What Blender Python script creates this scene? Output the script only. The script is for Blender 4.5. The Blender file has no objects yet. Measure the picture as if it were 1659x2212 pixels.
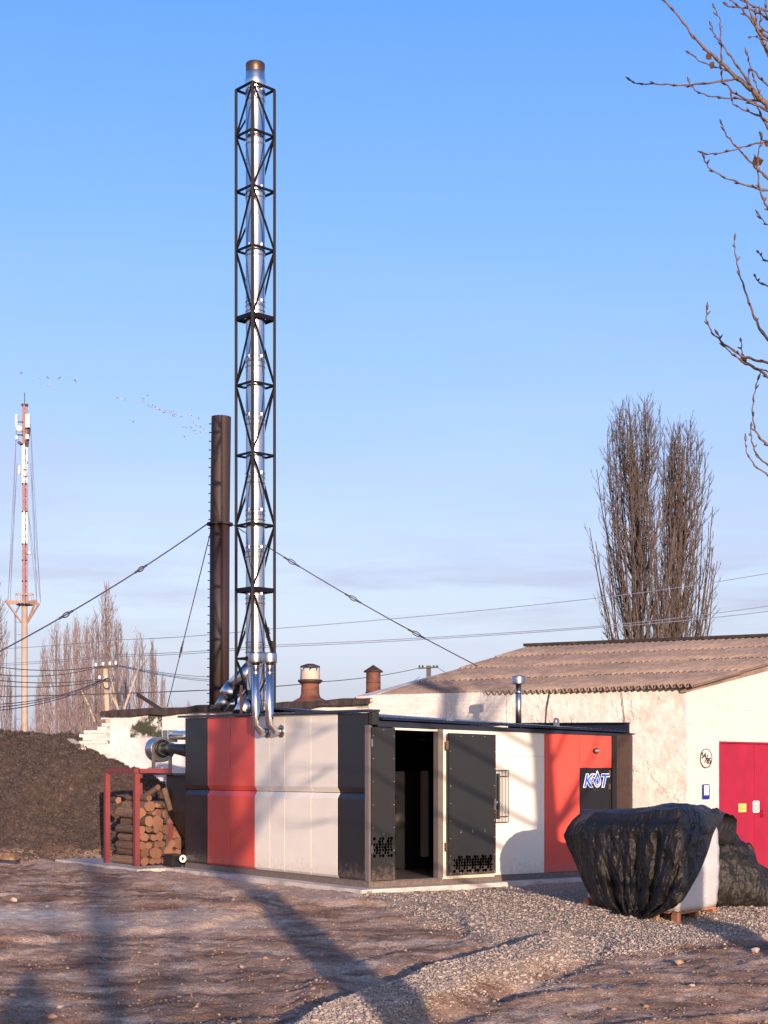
import bpy, math, random
import numpy as np
from mathutils import Vector, Matrix
R = math.radians
random.seed(7); rng = np.random.default_rng(7)
scn = bpy.context.scene
col = scn.collection

# ------------------------------------------------------------------ camera, sky, sun, exposure
EYE = 1.7; FP = 3300.0; CX = 829.5; CY = 1665.0
cam = bpy.data.objects.new('camera', bpy.data.cameras.new('camera')); col.objects.link(cam)
cam.location = (0, 0, EYE); cam.rotation_euler = (R(90), 0, 0)
cam.data.sensor_fit = 'HORIZONTAL'; cam.data.sensor_width = 36
cam.data.lens = 36 * FP / 1659; cam.data.shift_y = 559 / 1659
cam.data.clip_end = 5000; scn.camera = cam
SUNH = Vector((0.208, -0.978)).normalized(); SUN_EL = R(8.0)
world = bpy.data.worlds.new('World'); scn.world = world; world.use_nodes = True
nt = world.node_tree; nt.nodes.clear()
def N(nt, t, **k):
    n = nt.nodes.new(t)
    for a, b in k.items():
        if a.startswith('i_'):
            n.inputs[a[2:].replace('_', ' ')].default_value = b
        else: setattr(n, a, b)
    return n
L = nt.links.new
sky = N(nt, 'ShaderNodeTexSky', sky_type='NISHITA', sun_disc=False, sun_elevation=R(6.8), sun_rotation=math.atan2(SUNH.x, SUNH.y), air_density=1.0, dust_density=3.0, ozone_density=1.5)
tc = N(nt, 'ShaderNodeTexCoord'); sep = N(nt, 'ShaderNodeSeparateXYZ'); L(tc.outputs['Generated'], sep.inputs[0])
# vertical tint of the atmosphere: deeper blue aloft, pale lavender near the horizon
ramp = N(nt, 'ShaderNodeValToRGB'); L(sep.outputs['Z'], ramp.inputs[0])
cr = ramp.color_ramp
SKYC = [(0.0, (.35, .36, .49)), (.095, (.33, .365, .53)), (.14, (.285, .33, .545)), (.197, (.20, .28, .555)), (.32, (.10, .228, .57)), (.45, (.035, .168, .565)), (.55, (.016, .11, .41)), (.7, (.008, .06, .25)), (1.0, (.004, .03, .14))]
cr.elements[0].position = 0; cr.elements[0].color = (*SKYC[0][1], 1)
cr.elements[1].position = 1; cr.elements[1].color = (*SKYC[-1][1], 1)
for p, c in SKYC[1:-1]:
    e = cr.elements.new(p); e.color = (*c, 1)
# thin stratus streaks low over the horizon
mp = N(nt, 'ShaderNodeMapping'); mp.inputs['Scale'].default_value = (3.2, 3.2, 26); mp.inputs['Location'].default_value = (1.35, 0.2, .63)
L(tc.outputs['Generated'], mp.inputs[0])
cn = N(nt, 'ShaderNodeTexNoise', i_Scale=2.2, i_Detail=7.0, i_Roughness=.55, i_Distortion=.25); L(mp.outputs[0], cn.inputs['Vector'])
cr2 = N(nt, 'ShaderNodeValToRGB'); L(cn.outputs[0], cr2.inputs[0])
cr2.color_ramp.elements[0].position = .42; cr2.color_ramp.elements[1].position = .60
band = N(nt, 'ShaderNodeValToRGB'); L(sep.outputs['Z'], band.inputs[0]); be = band.color_ramp
be.elements[0].position = .05; be.elements[0].color = (0, 0, 0, 1)
be.elements[1].position = .24; be.elements[1].color = (0, 0, 0, 1)
for p, v in ((.085, .25), (.105, .9), (.125, 1), (.14, .45), (.17, .25)):
    e = be.elements.new(p); e.color = (v, v, v, 1)
mm = N(nt, 'ShaderNodeMath', operation='MULTIPLY'); L(cr2.outputs[0], mm.inputs[0]); L(band.outputs[0], mm.inputs[1])
mm2 = N(nt, 'ShaderNodeMath', operation='MULTIPLY'); L(mm.outputs[0], mm2.inputs[0]); mm2.inputs[1].default_value = .95
# one darker grey-mauve bank to the left, above the mast's foot
bs_ = N(nt, 'ShaderNodeMapping'); bs_.inputs['Scale'].default_value = (1, 1, 3.2); L(tc.outputs['Generated'], bs_.inputs[0])
bd = N(nt, 'ShaderNodeVectorMath', operation='DISTANCE'); L(bs_.outputs[0], bd.inputs[0]); bd.inputs[1].default_value = (-.275, .945, .185 * 3.2)
bn = N(nt, 'ShaderNodeMath', operation='MULTIPLY_ADD'); L(cn.outputs[0], bn.inputs[0]); bn.inputs[1].default_value = -.16; L(bd.outputs['Value'], bn.inputs[2])
br_ = N(nt, 'ShaderNodeMapRange', interpolation_type='SMOOTHSTEP'); L(bn.outputs[0], br_.inputs[0]); br_.inputs[1].default_value = .075; br_.inputs[2].default_value = -.06; br_.inputs[4].default_value = .7
mx_ = N(nt, 'ShaderNodeMath', operation='MAXIMUM'); L(mm2.outputs[0], mx_.inputs[0]); L(br_.outputs[0], mx_.inputs[1]); mm2 = mx_
cmix = N(nt, 'ShaderNodeMixRGB'); L(mm2.outputs[0], cmix.inputs[0]); L(ramp.outputs[0], cmix.inputs[1]); cmix.inputs[2].default_value = (.24, .23, .41, 1)
wisp = N(nt, 'ShaderNodeMapping'); wisp.inputs['Scale'].default_value = (1.6, 1.6, 9); L(tc.outputs['Generated'], wisp.inputs[0])
wn = N(nt, 'ShaderNodeTexNoise', i_Scale=2.0, i_Detail=5.0, i_Roughness=.5); L(wisp.outputs[0], wn.inputs['Vector'])
wr = N(nt, 'ShaderNodeMapRange'); L(wn.outputs[0], wr.inputs[0]); wr.inputs[1].default_value = .45; wr.inputs[2].default_value = .8; wr.inputs[4].default_value = .28
wb = N(nt, 'ShaderNodeMapRange'); L(sep.outputs['Z'], wb.inputs[0]); wb.inputs[1].default_value = .36; wb.inputs[2].default_value = .12
wm = N(nt, 'ShaderNodeMath', operation='MULTIPLY'); L(wr.outputs[0], wm.inputs[0]); L(wb.outputs[0], wm.inputs[1])
cmix2 = N(nt, 'ShaderNodeMixRGB'); L(wm.outputs[0], cmix2.inputs[0]); L(cmix.outputs[0], cmix2.inputs[1]); cmix2.inputs[2].default_value = (.40, .42, .60, 1)
bg1 = N(nt, 'ShaderNodeBackground', i_Strength=.09); L(sky.outputs[0], bg1.inputs[0])
bg2 = N(nt, 'ShaderNodeBackground', i_Strength=1.0); L(cmix2.outputs[0], bg2.inputs[0])
ads = N(nt, 'ShaderNodeAddShader'); L(bg1.outputs[0], ads.inputs[0]); L(bg2.outputs[0], ads.inputs[1])
wo = N(nt, 'ShaderNodeOutputWorld'); L(ads.outputs[0], wo.inputs[0])
sl = bpy.data.lights.new('sun', 'SUN'); sl.energy = 5.0; sl.angle = R(.45); sl.color = (1.0, .75, .57)
sun = bpy.data.objects.new('sun', sl); col.objects.link(sun)
sdir = Vector((SUNH.x * math.cos(SUN_EL), SUNH.y * math.cos(SUN_EL), math.sin(SUN_EL)))
sun.rotation_euler = (-sdir).to_track_quat('-Z', 'Y').to_euler(); sun.location = (10, -40, 20)
scn.view_settings.view_transform = 'Standard'; scn.view_settings.look = 'None'
scn.view_settings.exposure = 0.45; scn.view_settings.gamma = 1; scn.view_settings.use_curve_mapping = False

# ------------------------------------------------------------------ helpers
def at(x, y, Z):
    return Vector(((x - CX) / FP * Z, Z, EYE - (y - CY) / FP * Z))
def ppx(Z): return Z / FP            # metres per pixel of the layout sheet at depth Z
W = {}
def wm_(p): return W.get(p.name, Matrix.Identity(4)) if p else Matrix.Identity(4)
def tag(o, label=None, cat=None, group=None, kind=None):
    if label: o['label'] = label
    if cat: o['category'] = cat
    if group: o['group'] = group
    if kind: o['kind'] = kind
    return o
def thing(name, loc, label, cat, group=None, rz=0.0):
    o = bpy.data.objects.new(name, None); col.objects.link(o)
    o.empty_display_size = .2
    m = Matrix.Translation(Vector(loc)) @ Matrix.Rotation(rz, 4, 'Z'); o.matrix_world = m; W[o.name] = m
    o.location = Vector(loc); o.rotation_euler = (0, 0, rz)
    return tag(o, label, cat, group)
def inst(name, me, parent, m, label=None, cat=None, group=None):
    o = bpy.data.objects.new(name, me); col.objects.link(o)
    if parent:
        o.parent = parent; loc = wm_(parent).inverted() @ m
    else: loc = m
    o.matrix_local = loc
    o.location, q, o.scale = loc.decompose(); o.rotation_euler = q.to_euler()
    W[o.name] = m
    return tag(o, label, cat, group)
def frame(d, up=Vector((0, 0, 1))):
    d = d.normalized()
    if abs(d.dot(up)) > .98: up = Vector((1, 0, 0))
    a = d.cross(up).normalized(); b = a.cross(d).normalized()
    return a, b
class MB:
    def __init__(s): s.v = []; s.f = []; s.sm = []
    def add(s, vs, fs, smooth=False):
        n = len(s.v); s.v += [Vector(v) for v in vs]
        s.f += [tuple(i + n for i in f) for f in fs]; s.sm += [smooth] * len(fs); return s
    def box(s, o, a, b, c):            # corner o and three edge vectors
        o, a, b, c = map(Vector, (o, a, b, c))
        vs = [o, o + a, o + a + b, o + b, o + c, o + a + c, o + a + b + c, o + b + c]
        fs = [(0, 3, 2, 1), (4, 5, 6, 7), (0, 1, 5, 4), (1, 2, 6, 5), (2, 3, 7, 6), (3, 0, 4, 7)]
        if a.cross(b).dot(c) < 0: fs = [f[::-1] for f in fs]
        return s.add(vs, fs)
    def abox(s, x0, x1, y0, y1, z0, z1): return s.box((x0, y0, z0), (x1 - x0, 0, 0), (0, y1 - y0, 0), (0, 0, z1 - z0))
    def bar(s, p, q, w, h=None):       # square bar between points
        p, q = Vector(p), Vector(q); h = h or w; a, b = frame(q - p)
        return s.box(p - a * w / 2 - b * h / 2, a * w, b * h, q - p)
    def tube(s, pts, rad, n=8, caps=True, smooth=True):
        pts = [Vector(p) for p in pts]; m = len(pts)
        if not hasattr(rad, '__len__'): rad = [rad] * m
        vs = []; fs = []; a = None
        for i, p in enumerate(pts):
            d = (pts[min(i + 1, m - 1)] - pts[max(i - 1, 0)])
            if d.length < 1e-9: d = Vector((0, 0, 1))
            d.normalize()
            if a is None: a, b = frame(d)
            else:
                a = (a - d * a.dot(d)).normalized(); b = a.cross(d).normalized()
            for k in range(n):
                t = 2 * math.pi * k / n
                vs.append(p + (a * math.cos(t) + b * math.sin(t)) * rad[i])
        for i in range(m - 1):
            for k in range(n):
                k2 = (k + 1) % n
                fs.append((i * n + k, i * n + k2, (i + 1) * n + k2, (i + 1) * n + k))
        s.add(vs, fs, smooth)
        if caps:
            base = len(s.v) - m * n
            s.f.append(tuple(base + k for k in range(n))[::-1]); s.sm.append(False)
            s.f.append(tuple(base + (m - 1) * n + k for k in range(n))); s.sm.append(False)
        return s
    def lathe(s, c, prof, n=24, axis=Vector((0, 0, 1))):   # profile of (radius, height)
        c = Vector(c); pts = [c + axis * h for r, h in prof]
        a, b = frame(axis); vs = []; fs = []
        for p, (r, h) in zip(pts, prof):
            for k in range(n):
                t = 2 * math.pi * k / n; vs.append(p + (a * math.cos(t) + b * math.sin(t)) * max(r, 1e-4))
        for i in range(len(prof) - 1):
            for k in range(n):
                k2 = (k + 1) % n; fs.append((i * n + k, i * n + k2, (i + 1) * n + k2, (i + 1) * n + k))
        return s.add(vs, fs, True)
    def quad(s, *p): return s.add(p, [tuple(range(len(p)))])
    def prism(s, poly, ext):           # planar polygon extruded by a vector
        poly = [Vector(p) for p in poly]; ext = Vector(ext); n = len(poly)
        vs = poly + [p + ext for p in poly]
        fs = [tuple(range(n))[::-1], tuple(range(n, 2 * n))] + [(i, (i + 1) % n, (i + 1) % n + n, i + n) for i in range(n)]
        return s.add(vs, fs)
    def mesh(s, name, mats, origin=Matrix.Identity(4), bevel=0, fix=True):
        me = bpy.data.meshes.new(name); inv = origin.inverted()
        me.from_pydata([inv @ v for v in s.v], [], s.f)
        me.polygons.foreach_set('use_smooth', s.sm)
        if not isinstance(mats, (list, tuple)): mats = [mats]
        for m in mats: me.materials.append(m)
        if bevel or fix:
            import bmesh
            bm = bmesh.new(); bm.from_mesh(me)
            if fix: bmesh.ops.recalc_face_normals(bm, faces=bm.faces)
            if bevel: bmesh.ops.bevel(bm, geom=[e for e in bm.edges if len(e.link_faces) == 2 and e.calc_face_angle(0) > .6], offset=bevel, segments=2, affect='EDGES', clamp_overlap=True)
            bm.to_mesh(me); bm.free()
        me.update(); return me
    def build(s, name, mat, parent=None, label=None, cat=None, group=None, kind=None, bevel=0, loc=None, fix=True):
        if parent is None and loc is None:
            xs = [v for v in s.v]; n = len(xs)
            loc = Vector((sum(v.x for v in xs) / n, sum(v.y for v in xs) / n, min(v.z for v in xs)))
        m = wm_(parent) if parent else Matrix.Translation(Vector(loc))
        me = s.mesh(name, mat, m, bevel, fix)
        o = inst(name, me, parent, m); return tag(o, label, cat, group, kind)

def vnoise(x, y, seed=0):
    """vectorised 2-D value noise in -1..1"""
    xi = np.floor(x).astype(np.int64); yi = np.floor(y).astype(np.int64); xf = x - xi; yf = y - yi
    def h(a, b):
        n = (a * 374761393 + b * 668265263 + seed * 974711) & 0xffffffff
        n = ((n ^ (n >> 13)) * 1274126177) & 0xffffffff
        return ((n ^ (n >> 16)) & 0xffff) / 32767.5 - 1
    u = xf * xf * (3 - 2 * xf); v = yf * yf * (3 - 2 * yf)
    return (h(xi, yi) * (1 - u) + h(xi + 1, yi) * u) * (1 - v) + (h(xi, yi + 1) * (1 - u) + h(xi + 1, yi + 1) * u) * v
def fbm(x, y, oct=5, seed=0, gain=.5):
    s = 0; a = 1; t = 0
    for i in range(oct):
        s = s + a * vnoise(x * 2 ** i, y * 2 ** i, seed + i * 17); t += a; a *= gain
    return s / t
def ss(t): t = np.clip(t, 0, 1); return t * t * (3 - 2 * t)

# ------------------------------------------------------------------ materials
def principled(name):
    m = bpy.data.materials.new(name); m.use_nodes = True; t = m.node_tree
    return m, t, t.nodes['Principled BSDF']
def mat(name, c, rough=.6, metal=0, var=.12, scale=4, bump=0, bscale=60, c2=None, thr=(.45, .65), spec=.5, detail=5, stretch=(1, 1, 1), rvar=0, rnd=0, bdist=.01):
    m, t, b = principled(name); l = t.links.new
    b.inputs['Metallic'].default_value = metal; b.inputs['Roughness'].default_value = rough; b.inputs['Specular IOR Level'].default_value = spec
    g = N(t, 'ShaderNodeTexCoord'); mpn = N(t, 'ShaderNodeMapping'); mpn.inputs['Scale'].default_value = stretch; l(g.outputs['Object'], mpn.inputs[0])
    n1 = N(t, 'ShaderNodeTexNoise', i_Scale=scale, i_Detail=float(detail), i_Roughness=.6); l(mpn.outputs[0], n1.inputs['Vector'])
    mr = N(t, 'ShaderNodeMapRange'); l(n1.outputs[0], mr.inputs[0]); mr.inputs[1].default_value = .25; mr.inputs[2].default_value = .75; mr.inputs[3].default_value = 1 - var; mr.inputs[4].default_value = 1 + var
    base = N(t, 'ShaderNodeMixRGB', blend_type='MULTIPLY'); base.inputs[0].default_value = 1; base.inputs[1].default_value = (*c, 1); l(mr.outputs[0], base.inputs[2])
    out = base.outputs[0]
    if c2:
        n2 = N(t, 'ShaderNodeTexNoise', i_Scale=scale * .6, i_Detail=8.0, i_Roughness=.65); l(mpn.outputs[0], n2.inputs['Vector'])
        r2 = N(t, 'ShaderNodeMapRange'); l(n2.outputs[0], r2.inputs[0]); r2.inputs[1].default_value = thr[0]; r2.inputs[2].default_value = thr[1]
        mx = N(t, 'ShaderNodeMixRGB'); l(r2.outputs[0], mx.inputs[0]); l(out, mx.inputs[1]); mx.inputs[2].default_value = (*c2, 1); out = mx.outputs[0]
    if rnd:
        oi = N(t, 'ShaderNodeObjectInfo'); r3 = N(t, 'ShaderNodeMapRange'); l(oi.outputs['Random'], r3.inputs[0]); r3.inputs[3].default_value = 1 - rnd; r3.inputs[4].default_value = 1 + rnd
        mx = N(t, 'ShaderNodeMixRGB', blend_type='MULTIPLY'); mx.inputs[0].default_value = 1; l(out, mx.inputs[1]); l(r3.outputs[0], mx.inputs[2]); out = mx.outputs[0]
    l(out, b.inputs['Base Color'])
    if rvar:
        r4 = N(t, 'ShaderNodeMapRange'); l(n1.outputs[0], r4.inputs[0]); r4.inputs[3].default_value = max(rough - rvar, 0); r4.inputs[4].default_value = rough + rvar; l(r4.outputs[0], b.inputs['Roughness'])
    if bump:
        n3 = N(t, 'ShaderNodeTexNoise', i_Scale=bscale, i_Detail=6.0, i_Roughness=.6); l(mpn.outputs[0], n3.inputs['Vector'])
        bp = N(t, 'ShaderNodeBump'); bp.inputs['Strength'].default_value = bump; bp.inputs['Distance'].default_value = bdist; l(n3.outputs[0], bp.inputs['Height']); l(bp.outputs[0], b.inputs['Normal'])
    return m
m_red = mat('red_panel_paint', (.66, .078, .054), .42, var=.05, scale=2, bump=.12, bscale=3, rvar=.08)
m_white = mat('cream_panel_paint', (.76, .71, .62), .42, var=.035, scale=2.2, bump=.12, bscale=3, rvar=.08)
m_black = mat('graphite_panel_paint', (.013, .012, .013), .38, var=.12, scale=2, bump=.12, bscale=3, rvar=.08)
m_door = mat('dark_grey_door_paint', (.020, .020, .0205), .45, var=.08, scale=3, bump=.05, bscale=20)
m_frame = mat('grey_steel_frame_paint', (.15, .13, .12), .45, var=.1, scale=5, bump=.1)
m_basef = mat('dark_base_channel_paint', (.07, .065, .062), .5, var=.15, scale=6, bump=.1, c2=(.2, .17, .15), thr=(.6, .8))
m_trim = mat('navy_black_trim', (.018, .022, .04), .35, var=.1)
m_roofm = mat('navy_roof_sheet', (.012, .015, .035), .32, var=.2, scale=8, bump=.1, bscale=40)
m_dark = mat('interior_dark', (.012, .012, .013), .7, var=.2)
m_bblack = mat('boiler_black_enamel', (.012, .012, .015), .4, var=.2, bump=.1)
m_brownbox = mat('boiler_brown_casing', (.09, .06, .045), .5, var=.2)
m_brass = mat('brass', (.55, .36, .16), .3, 1)
m_chrome = mat('stainless_flue', (.64, .62, .62), .24, 1, var=.05, scale=1.3, bump=.06, bscale=6, rvar=.06, stretch=(1, 1, .4))
m_galv = mat('galvanised_steel', (.46, .46, .47), .38, 1, var=.12, scale=20, bump=.08, bscale=12, rvar=.1)
m_cap = mat('heat_browned_steel', (.14, .09, .065), .42, .8, var=.2, scale=9)
m_lattice = mat('black_lattice_paint', (.006, .006, .009), .6, var=.1, spec=.2)
m_chim = mat('rust_brown_chimney_steel', (.036, .019, .017), .6, var=.25, scale=2, bump=.2, bscale=30, c2=(.065, .03, .022), thr=(.5, .8), stretch=(1, 1, .3))
m_rust = mat('rusted_sheet', (.17, .06, .035), .75, var=.35, scale=6, bump=.3, bscale=40, c2=(.06, .03, .025), thr=(.45, .6))
m_capr = mat('dark_rusted_cap', (.045, .023, .02), .55, var=.3, scale=8, bump=.2)
m_pale = mat('dusty_cream_sheet', (.5, .42, .34), .7, var=.2, scale=9)
m_bit = mat('bitumen_roofing', (.035, .025, .022), .85, var=.35, scale=5, bump=.5, bscale=25, c2=(.10, .07, .06), thr=(.55, .75))
m_asb = mat('weathered_asbestos_cement', (.25, .185, .155), .9, var=.35, scale=3.5, bump=.5, bscale=50, c2=(.15, .12, .115), thr=(.48, .75), rnd=.10)
m_wash = mat('whitewash', (.64, .605, .58), .85, var=.14, scale=3, bump=.7, bscale=22, c2=(.54, .47, .42), thr=(.55, .75), rnd=.03, bdist=.02)
m_wash2 = mat('whitewash_over_rough_plaster', (.60, .555, .52), .9, var=.14, scale=4, bump=.6, bscale=35, c2=(.42, .34, .29), thr=(.5, .75))
m_wash3 = mat('blotchy_cool_whitewash', (.66, .63, .63), .9, var=.12, scale=3, bump=.6, bscale=30, c2=(.40, .37, .36), thr=(.55, .72))
m_moss = mat('dark_damp_stain', (.66, .63, .62), .95, var=.2, scale=5, bump=.8, bscale=25, c2=(.045, .05, .035), thr=(.43, .53))
m_gate = mat('crimson_gate_paint', (.34, .010, .038), .5, var=.15, scale=2.5, bump=.2, bscale=8, c2=(.30, .014, .04), thr=(.5, .8))
m_conc = mat('slab_concrete', (.56, .50, .45), .9, var=.14, scale=5, bump=.4, bscale=60, c2=(.28, .22, .19), thr=(.5, .75))
m_pole = mat('pole_concrete', (.42, .33, .25), .9, var=.15, scale=3, bump=.3)
m_darkm = mat('dark_iron', (.03, .026, .028), .6, var=.2)
m_ofr = mat('red_oxide_primer', (.19, .036, .038), .6, var=.12, scale=6, bump=.1)
m_bark = mat('log_bark', (.16, .095, .062), .9, var=.55, scale=14, bump=.9, bscale=22, c2=(.34, .21, .13), thr=(.5, .65), stretch=(1, .22, 1), rnd=.28)
m_barkb = mat('poplar_bark', (.09, .065, .055), .9, var=.3, scale=6, bump=.3)
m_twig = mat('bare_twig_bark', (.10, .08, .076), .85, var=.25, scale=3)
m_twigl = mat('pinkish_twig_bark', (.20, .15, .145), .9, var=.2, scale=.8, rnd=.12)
m_fg = mat('foreground_twig_bark', (.14, .09, .062), .6, var=.5, scale=40, bump=.3)
m_leaf = mat('dead_leaf', (.09, .045, .022), .7, var=.3, scale=30)
m_tarp = mat('black_polythene', (.017, .014, .012), .50, var=.25, scale=5, bump=.7, bscale=16, spec=.40, rvar=.14, bdist=.03)
m_bag = mat('white_wrapped_bag', (.62, .61, .60), .38, var=.06, scale=5, bump=.5, bscale=14, stretch=(1, 1, 4), bdist=.02)
m_pal = mat('pallet_wood', (.36, .16, .085), .8, var=.25, scale=12, bump=.3, rnd=.2)
m_wire = mat('dark_wire', (.05, .045, .06), .7, var=.1)
m_twire = mat('grey_blue_wire', (.16, .18, .26), .7, var=.1)
m_mred = mat('mast_red_paint', (.30, .16, .17), .6, var=.15)
m_mwhite = mat('mast_white_paint', (.62, .58, .57), .6, var=.1)
m_mtube = mat('mast_tube_cream', (.38, .30, .24), .7, var=.15, scale=2)
m_morange = mat('mast_platform_orange', (.34, .23, .19), .7, var=.15)
m_blue = mat('blue_plaque', (.012, .02, .30), .4, var=.05)
m_paper = mat('paper_white', (.78, .77, .76), .6, var=.03)
m_hole_dark = mat('painted_hole_dark', (.0008, .0008, .0008), 1.0, var=0, spec=0)  # flat black painted for the dark inside the vent openings
m_ink = mat('black_ink', (.01, .01, .012), .6, var=0)
m_yel = mat('yellow_sign', (.78, .60, .18), .5, var=.1)
m_oink = mat('orange_print', (.62, .28, .05), .5, var=0)
m_rink = mat('red_print', (.62, .02, .02), .5, var=0)
m_logoB = mat('logo_blue', (.02, .12, .55), .35, var=0)
m_logoW = mat('logo_white', (.85, .86, .9), .35, var=0)
m_bird = mat('gull_grey', (.30, .28, .31), .7, var=.1)
m_birdw = mat('gull_pale', (.42, .41, .43), .7, var=.05)
m_glass, _t, _b = principled('dark_window_glass'); _b.inputs['Base Color'].default_value = (.02, .025, .03, 1); _b.inputs['Roughness'].default_value = .06
m_lens = mat('lamp_lens', (.35, .36, .36), .15, 0, var=.1)
_t = m_tarp.node_tree; _b = _t.nodes['Principled BSDF']; _ob = [n for n in _t.nodes if n.type == 'BUMP'][0]
_tc = N(_t, 'ShaderNodeTexCoord'); _mp = N(_t, 'ShaderNodeMapping'); _mp.inputs['Scale'].default_value = (1, 1, .55); _t.links.new(_tc.outputs['Object'], _mp.inputs[0])
_ns = N(_t, 'ShaderNodeTexNoise', i_Scale=5.0, i_Detail=3.0); _t.links.new(_mp.outputs[0], _ns.inputs['Vector'])
_ma = N(_t, 'ShaderNodeVectorMath', operation='MULTIPLY_ADD'); _t.links.new(_ns.outputs['Color'], _ma.inputs[0]); _ma.inputs[1].default_value = (.12, .12, .12); _t.links.new(_mp.outputs[0], _ma.inputs[2])
_prev = None
for _sc, _di in ((7.0, .045), (17.0, .018)):
    _v = N(_t, 'ShaderNodeTexVoronoi', i_Scale=_sc); _t.links.new(_ma.outputs[0], _v.inputs['Vector'])
    _bp = N(_t, 'ShaderNodeBump'); _bp.inputs['Strength'].default_value = .9; _bp.inputs['Distance'].default_value = _di; _t.links.new(_v.outputs['Distance'], _bp.inputs['Height'])
    if _prev: _t.links.new(_prev.outputs[0], _bp.inputs['Normal'])
    _prev = _bp
_t.links.new(_prev.outputs[0], _ob.inputs['Normal'])
def splash(m):      # dried mud spray with a ragged upper edge on the lowest part of the panels
    t = m.node_tree; b = t.nodes['Principled BSDF']; src = b.inputs['Base Color'].links[0].from_socket
    g = N(t, 'ShaderNodeTexCoord'); sx = N(t, 'ShaderNodeSeparateXYZ'); t.links.new(g.outputs['Object'], sx.inputs[0])
    n = N(t, 'ShaderNodeTexNoise', i_Scale=14.0, i_Detail=9.0, i_Roughness=.75); t.links.new(g.outputs['Object'], n.inputs['Vector'])
    a = N(t, 'ShaderNodeMath', operation='MULTIPLY_ADD'); t.links.new(sx.outputs['Z'], a.inputs[0]); a.inputs[1].default_value = -.9; t.links.new(n.outputs[0], a.inputs[2])
    r = N(t, 'ShaderNodeMapRange'); t.links.new(a.outputs[0], r.inputs[0]); r.inputs[1].default_value = .22; r.inputs[2].default_value = .62; r.inputs[4].default_value = .55
    x = N(t, 'ShaderNodeMixRGB'); t.links.new(r.outputs[0], x.inputs[0]); t.links.new(src, x.inputs[1]); x.inputs[2].default_value = (.30, .22, .17, 1); t.links.new(x.outputs[0], b.inputs['Base Color'])
for _m in (m_red, m_white, m_black, m_door, m_basef): splash(_m)
# log end with growth rings
m_end, t_, b_ = principled('log_end_grain')
g_ = N(t_, 'ShaderNodeTexCoord'); n_ = N(t_, 'ShaderNodeTexNoise', i_Scale=30.0, i_Detail=4.0); t_.links.new(g_.outputs['Object'], n_.inputs['Vector'])
r_ = N(t_, 'ShaderNodeValToRGB'); t_.links.new(n_.outputs[0], r_.inputs[0]); r_.color_ramp.elements[0].position = .3; r_.color_ramp.elements[0].color = (.13, .058, .036, 1); r_.color_ramp.elements[1].position = .7; r_.color_ramp.elements[1].color = (.30, .15, .095, 1)
o_ = N(t_, 'ShaderNodeObjectInfo'); q_ = N(t_, 'ShaderNodeMapRange'); t_.links.new(o_.outputs['Random'], q_.inputs[0]); q_.inputs[3].default_value = .7; q_.inputs[4].default_value = 1.2
x_ = N(t_, 'ShaderNodeMixRGB', blend_type='MULTIPLY'); x_.inputs[0].default_value = 1; t_.links.new(r_.outputs[0], x_.inputs[1]); t_.links.new(q_.outputs[0], x_.inputs[2]); t_.links.new(x_.outputs[0], b_.inputs['Base Color']); b_.inputs['Roughness'].default_value = .8

# ------------------------------------------------------------------ ground
CORNER = Vector((-.22, 22.2, 0)); UR = Vector((.819, .574, 0)).normalized(); UL = Vector((-UR.y, UR.x, 0)); UZ = Vector((0, 0, 1))
def CL(r, l, z): return CORNER + UR * r + UL * l + UZ * z
def r_of(x): k = (x - CX) / FP; return (CORNER.y * k - CORNER.x) / (UR.x - UR.y * k)
def l_of(x): k = (x - CX) / FP; return (CORNER.y * k - CORNER.x) / (UL.x - UL.y * k)
def poly_sd(px, py, poly):
    """signed distance (positive inside) to a polygon, vectorised"""
    d = np.full(px.shape, 1e9); inside = np.zeros(px.shape, bool); n = len(poly)
    for i in range(n):
        ax, ay = poly[i]; bx, by = poly[(i + 1) % n]
        ex, ey = bx - ax, by - ay; wx, wy = px - ax, py - ay
        t = np.clip((wx * ex + wy * ey) / (ex * ex + ey * ey), 0, 1)
        d = np.minimum(d, (wx - ex * t) ** 2 + (wy - ey * t) ** 2)
        c = ((ay > py) != (by > py)) & (px < (bx - ax) * (py - ay) / (by - ay + 1e-12) + ax)
        inside ^= c
    return np.where(inside, 1, -1) * np.sqrt(d)
SLOPE = .04                                  # tilt towards the viewer, added so the yard catches more low sun
def gdist(y):
    q = (y - CY) / FP; d = 1.8 / q
    return d if d > 20 else (1.8 + 20 * SLOPE) / (q + SLOPE)
def gp(*pts): return [((x - CX) / FP * gdist(y), gdist(y)) for x, y in pts]
G_GRAVEL = gp((780, 1936), (900, 1930), (1060, 1915), (1260, 1915), (1700, 1935), (1800, 2000), (1659, 2020), (1400, 2055), (1230, 2075), (1080, 2130), (900, 2212), (700, 2400), (420, 2400), (640, 2212), (780, 2160), (900, 2110), (1090, 2055), (1010, 2005), (880, 1970))
G_SAND = gp((-60, 1950), (110, 1955), (260, 1972), (450, 1962), (640, 1990), (450, 2008), (200, 2016), (-60, 2010))
G_CHALK = gp((-60, 1966), (60, 1962), (150, 1968), (185, 1980), (90, 1990), (-60, 1990))
G_TAN = gp((60, 1862), (430, 1888), (797, 1934), (800, 1962), (640, 1950), (400, 1935), (230, 1895), (60, 1890))
G_STRIP = gp((700, 2400), (420, 2400), (640, 2212), (780, 2160), (900, 2110), (1090, 2055), (1200, 2015), (1260, 2035), (1230, 2075), (1080, 2130), (900, 2212))
G_STEP = gp((-200, 2030), (60, 2022), (160, 2010), (260, 2004), (380, 1996), (480, 1978), (560, 1962), (700, 1952), (900, 1950), (1000, 1965), (1050, 2010), (1000, 2040), (860, 2060), (700, 2120), (400, 2400), (-400, 2400))
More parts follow.
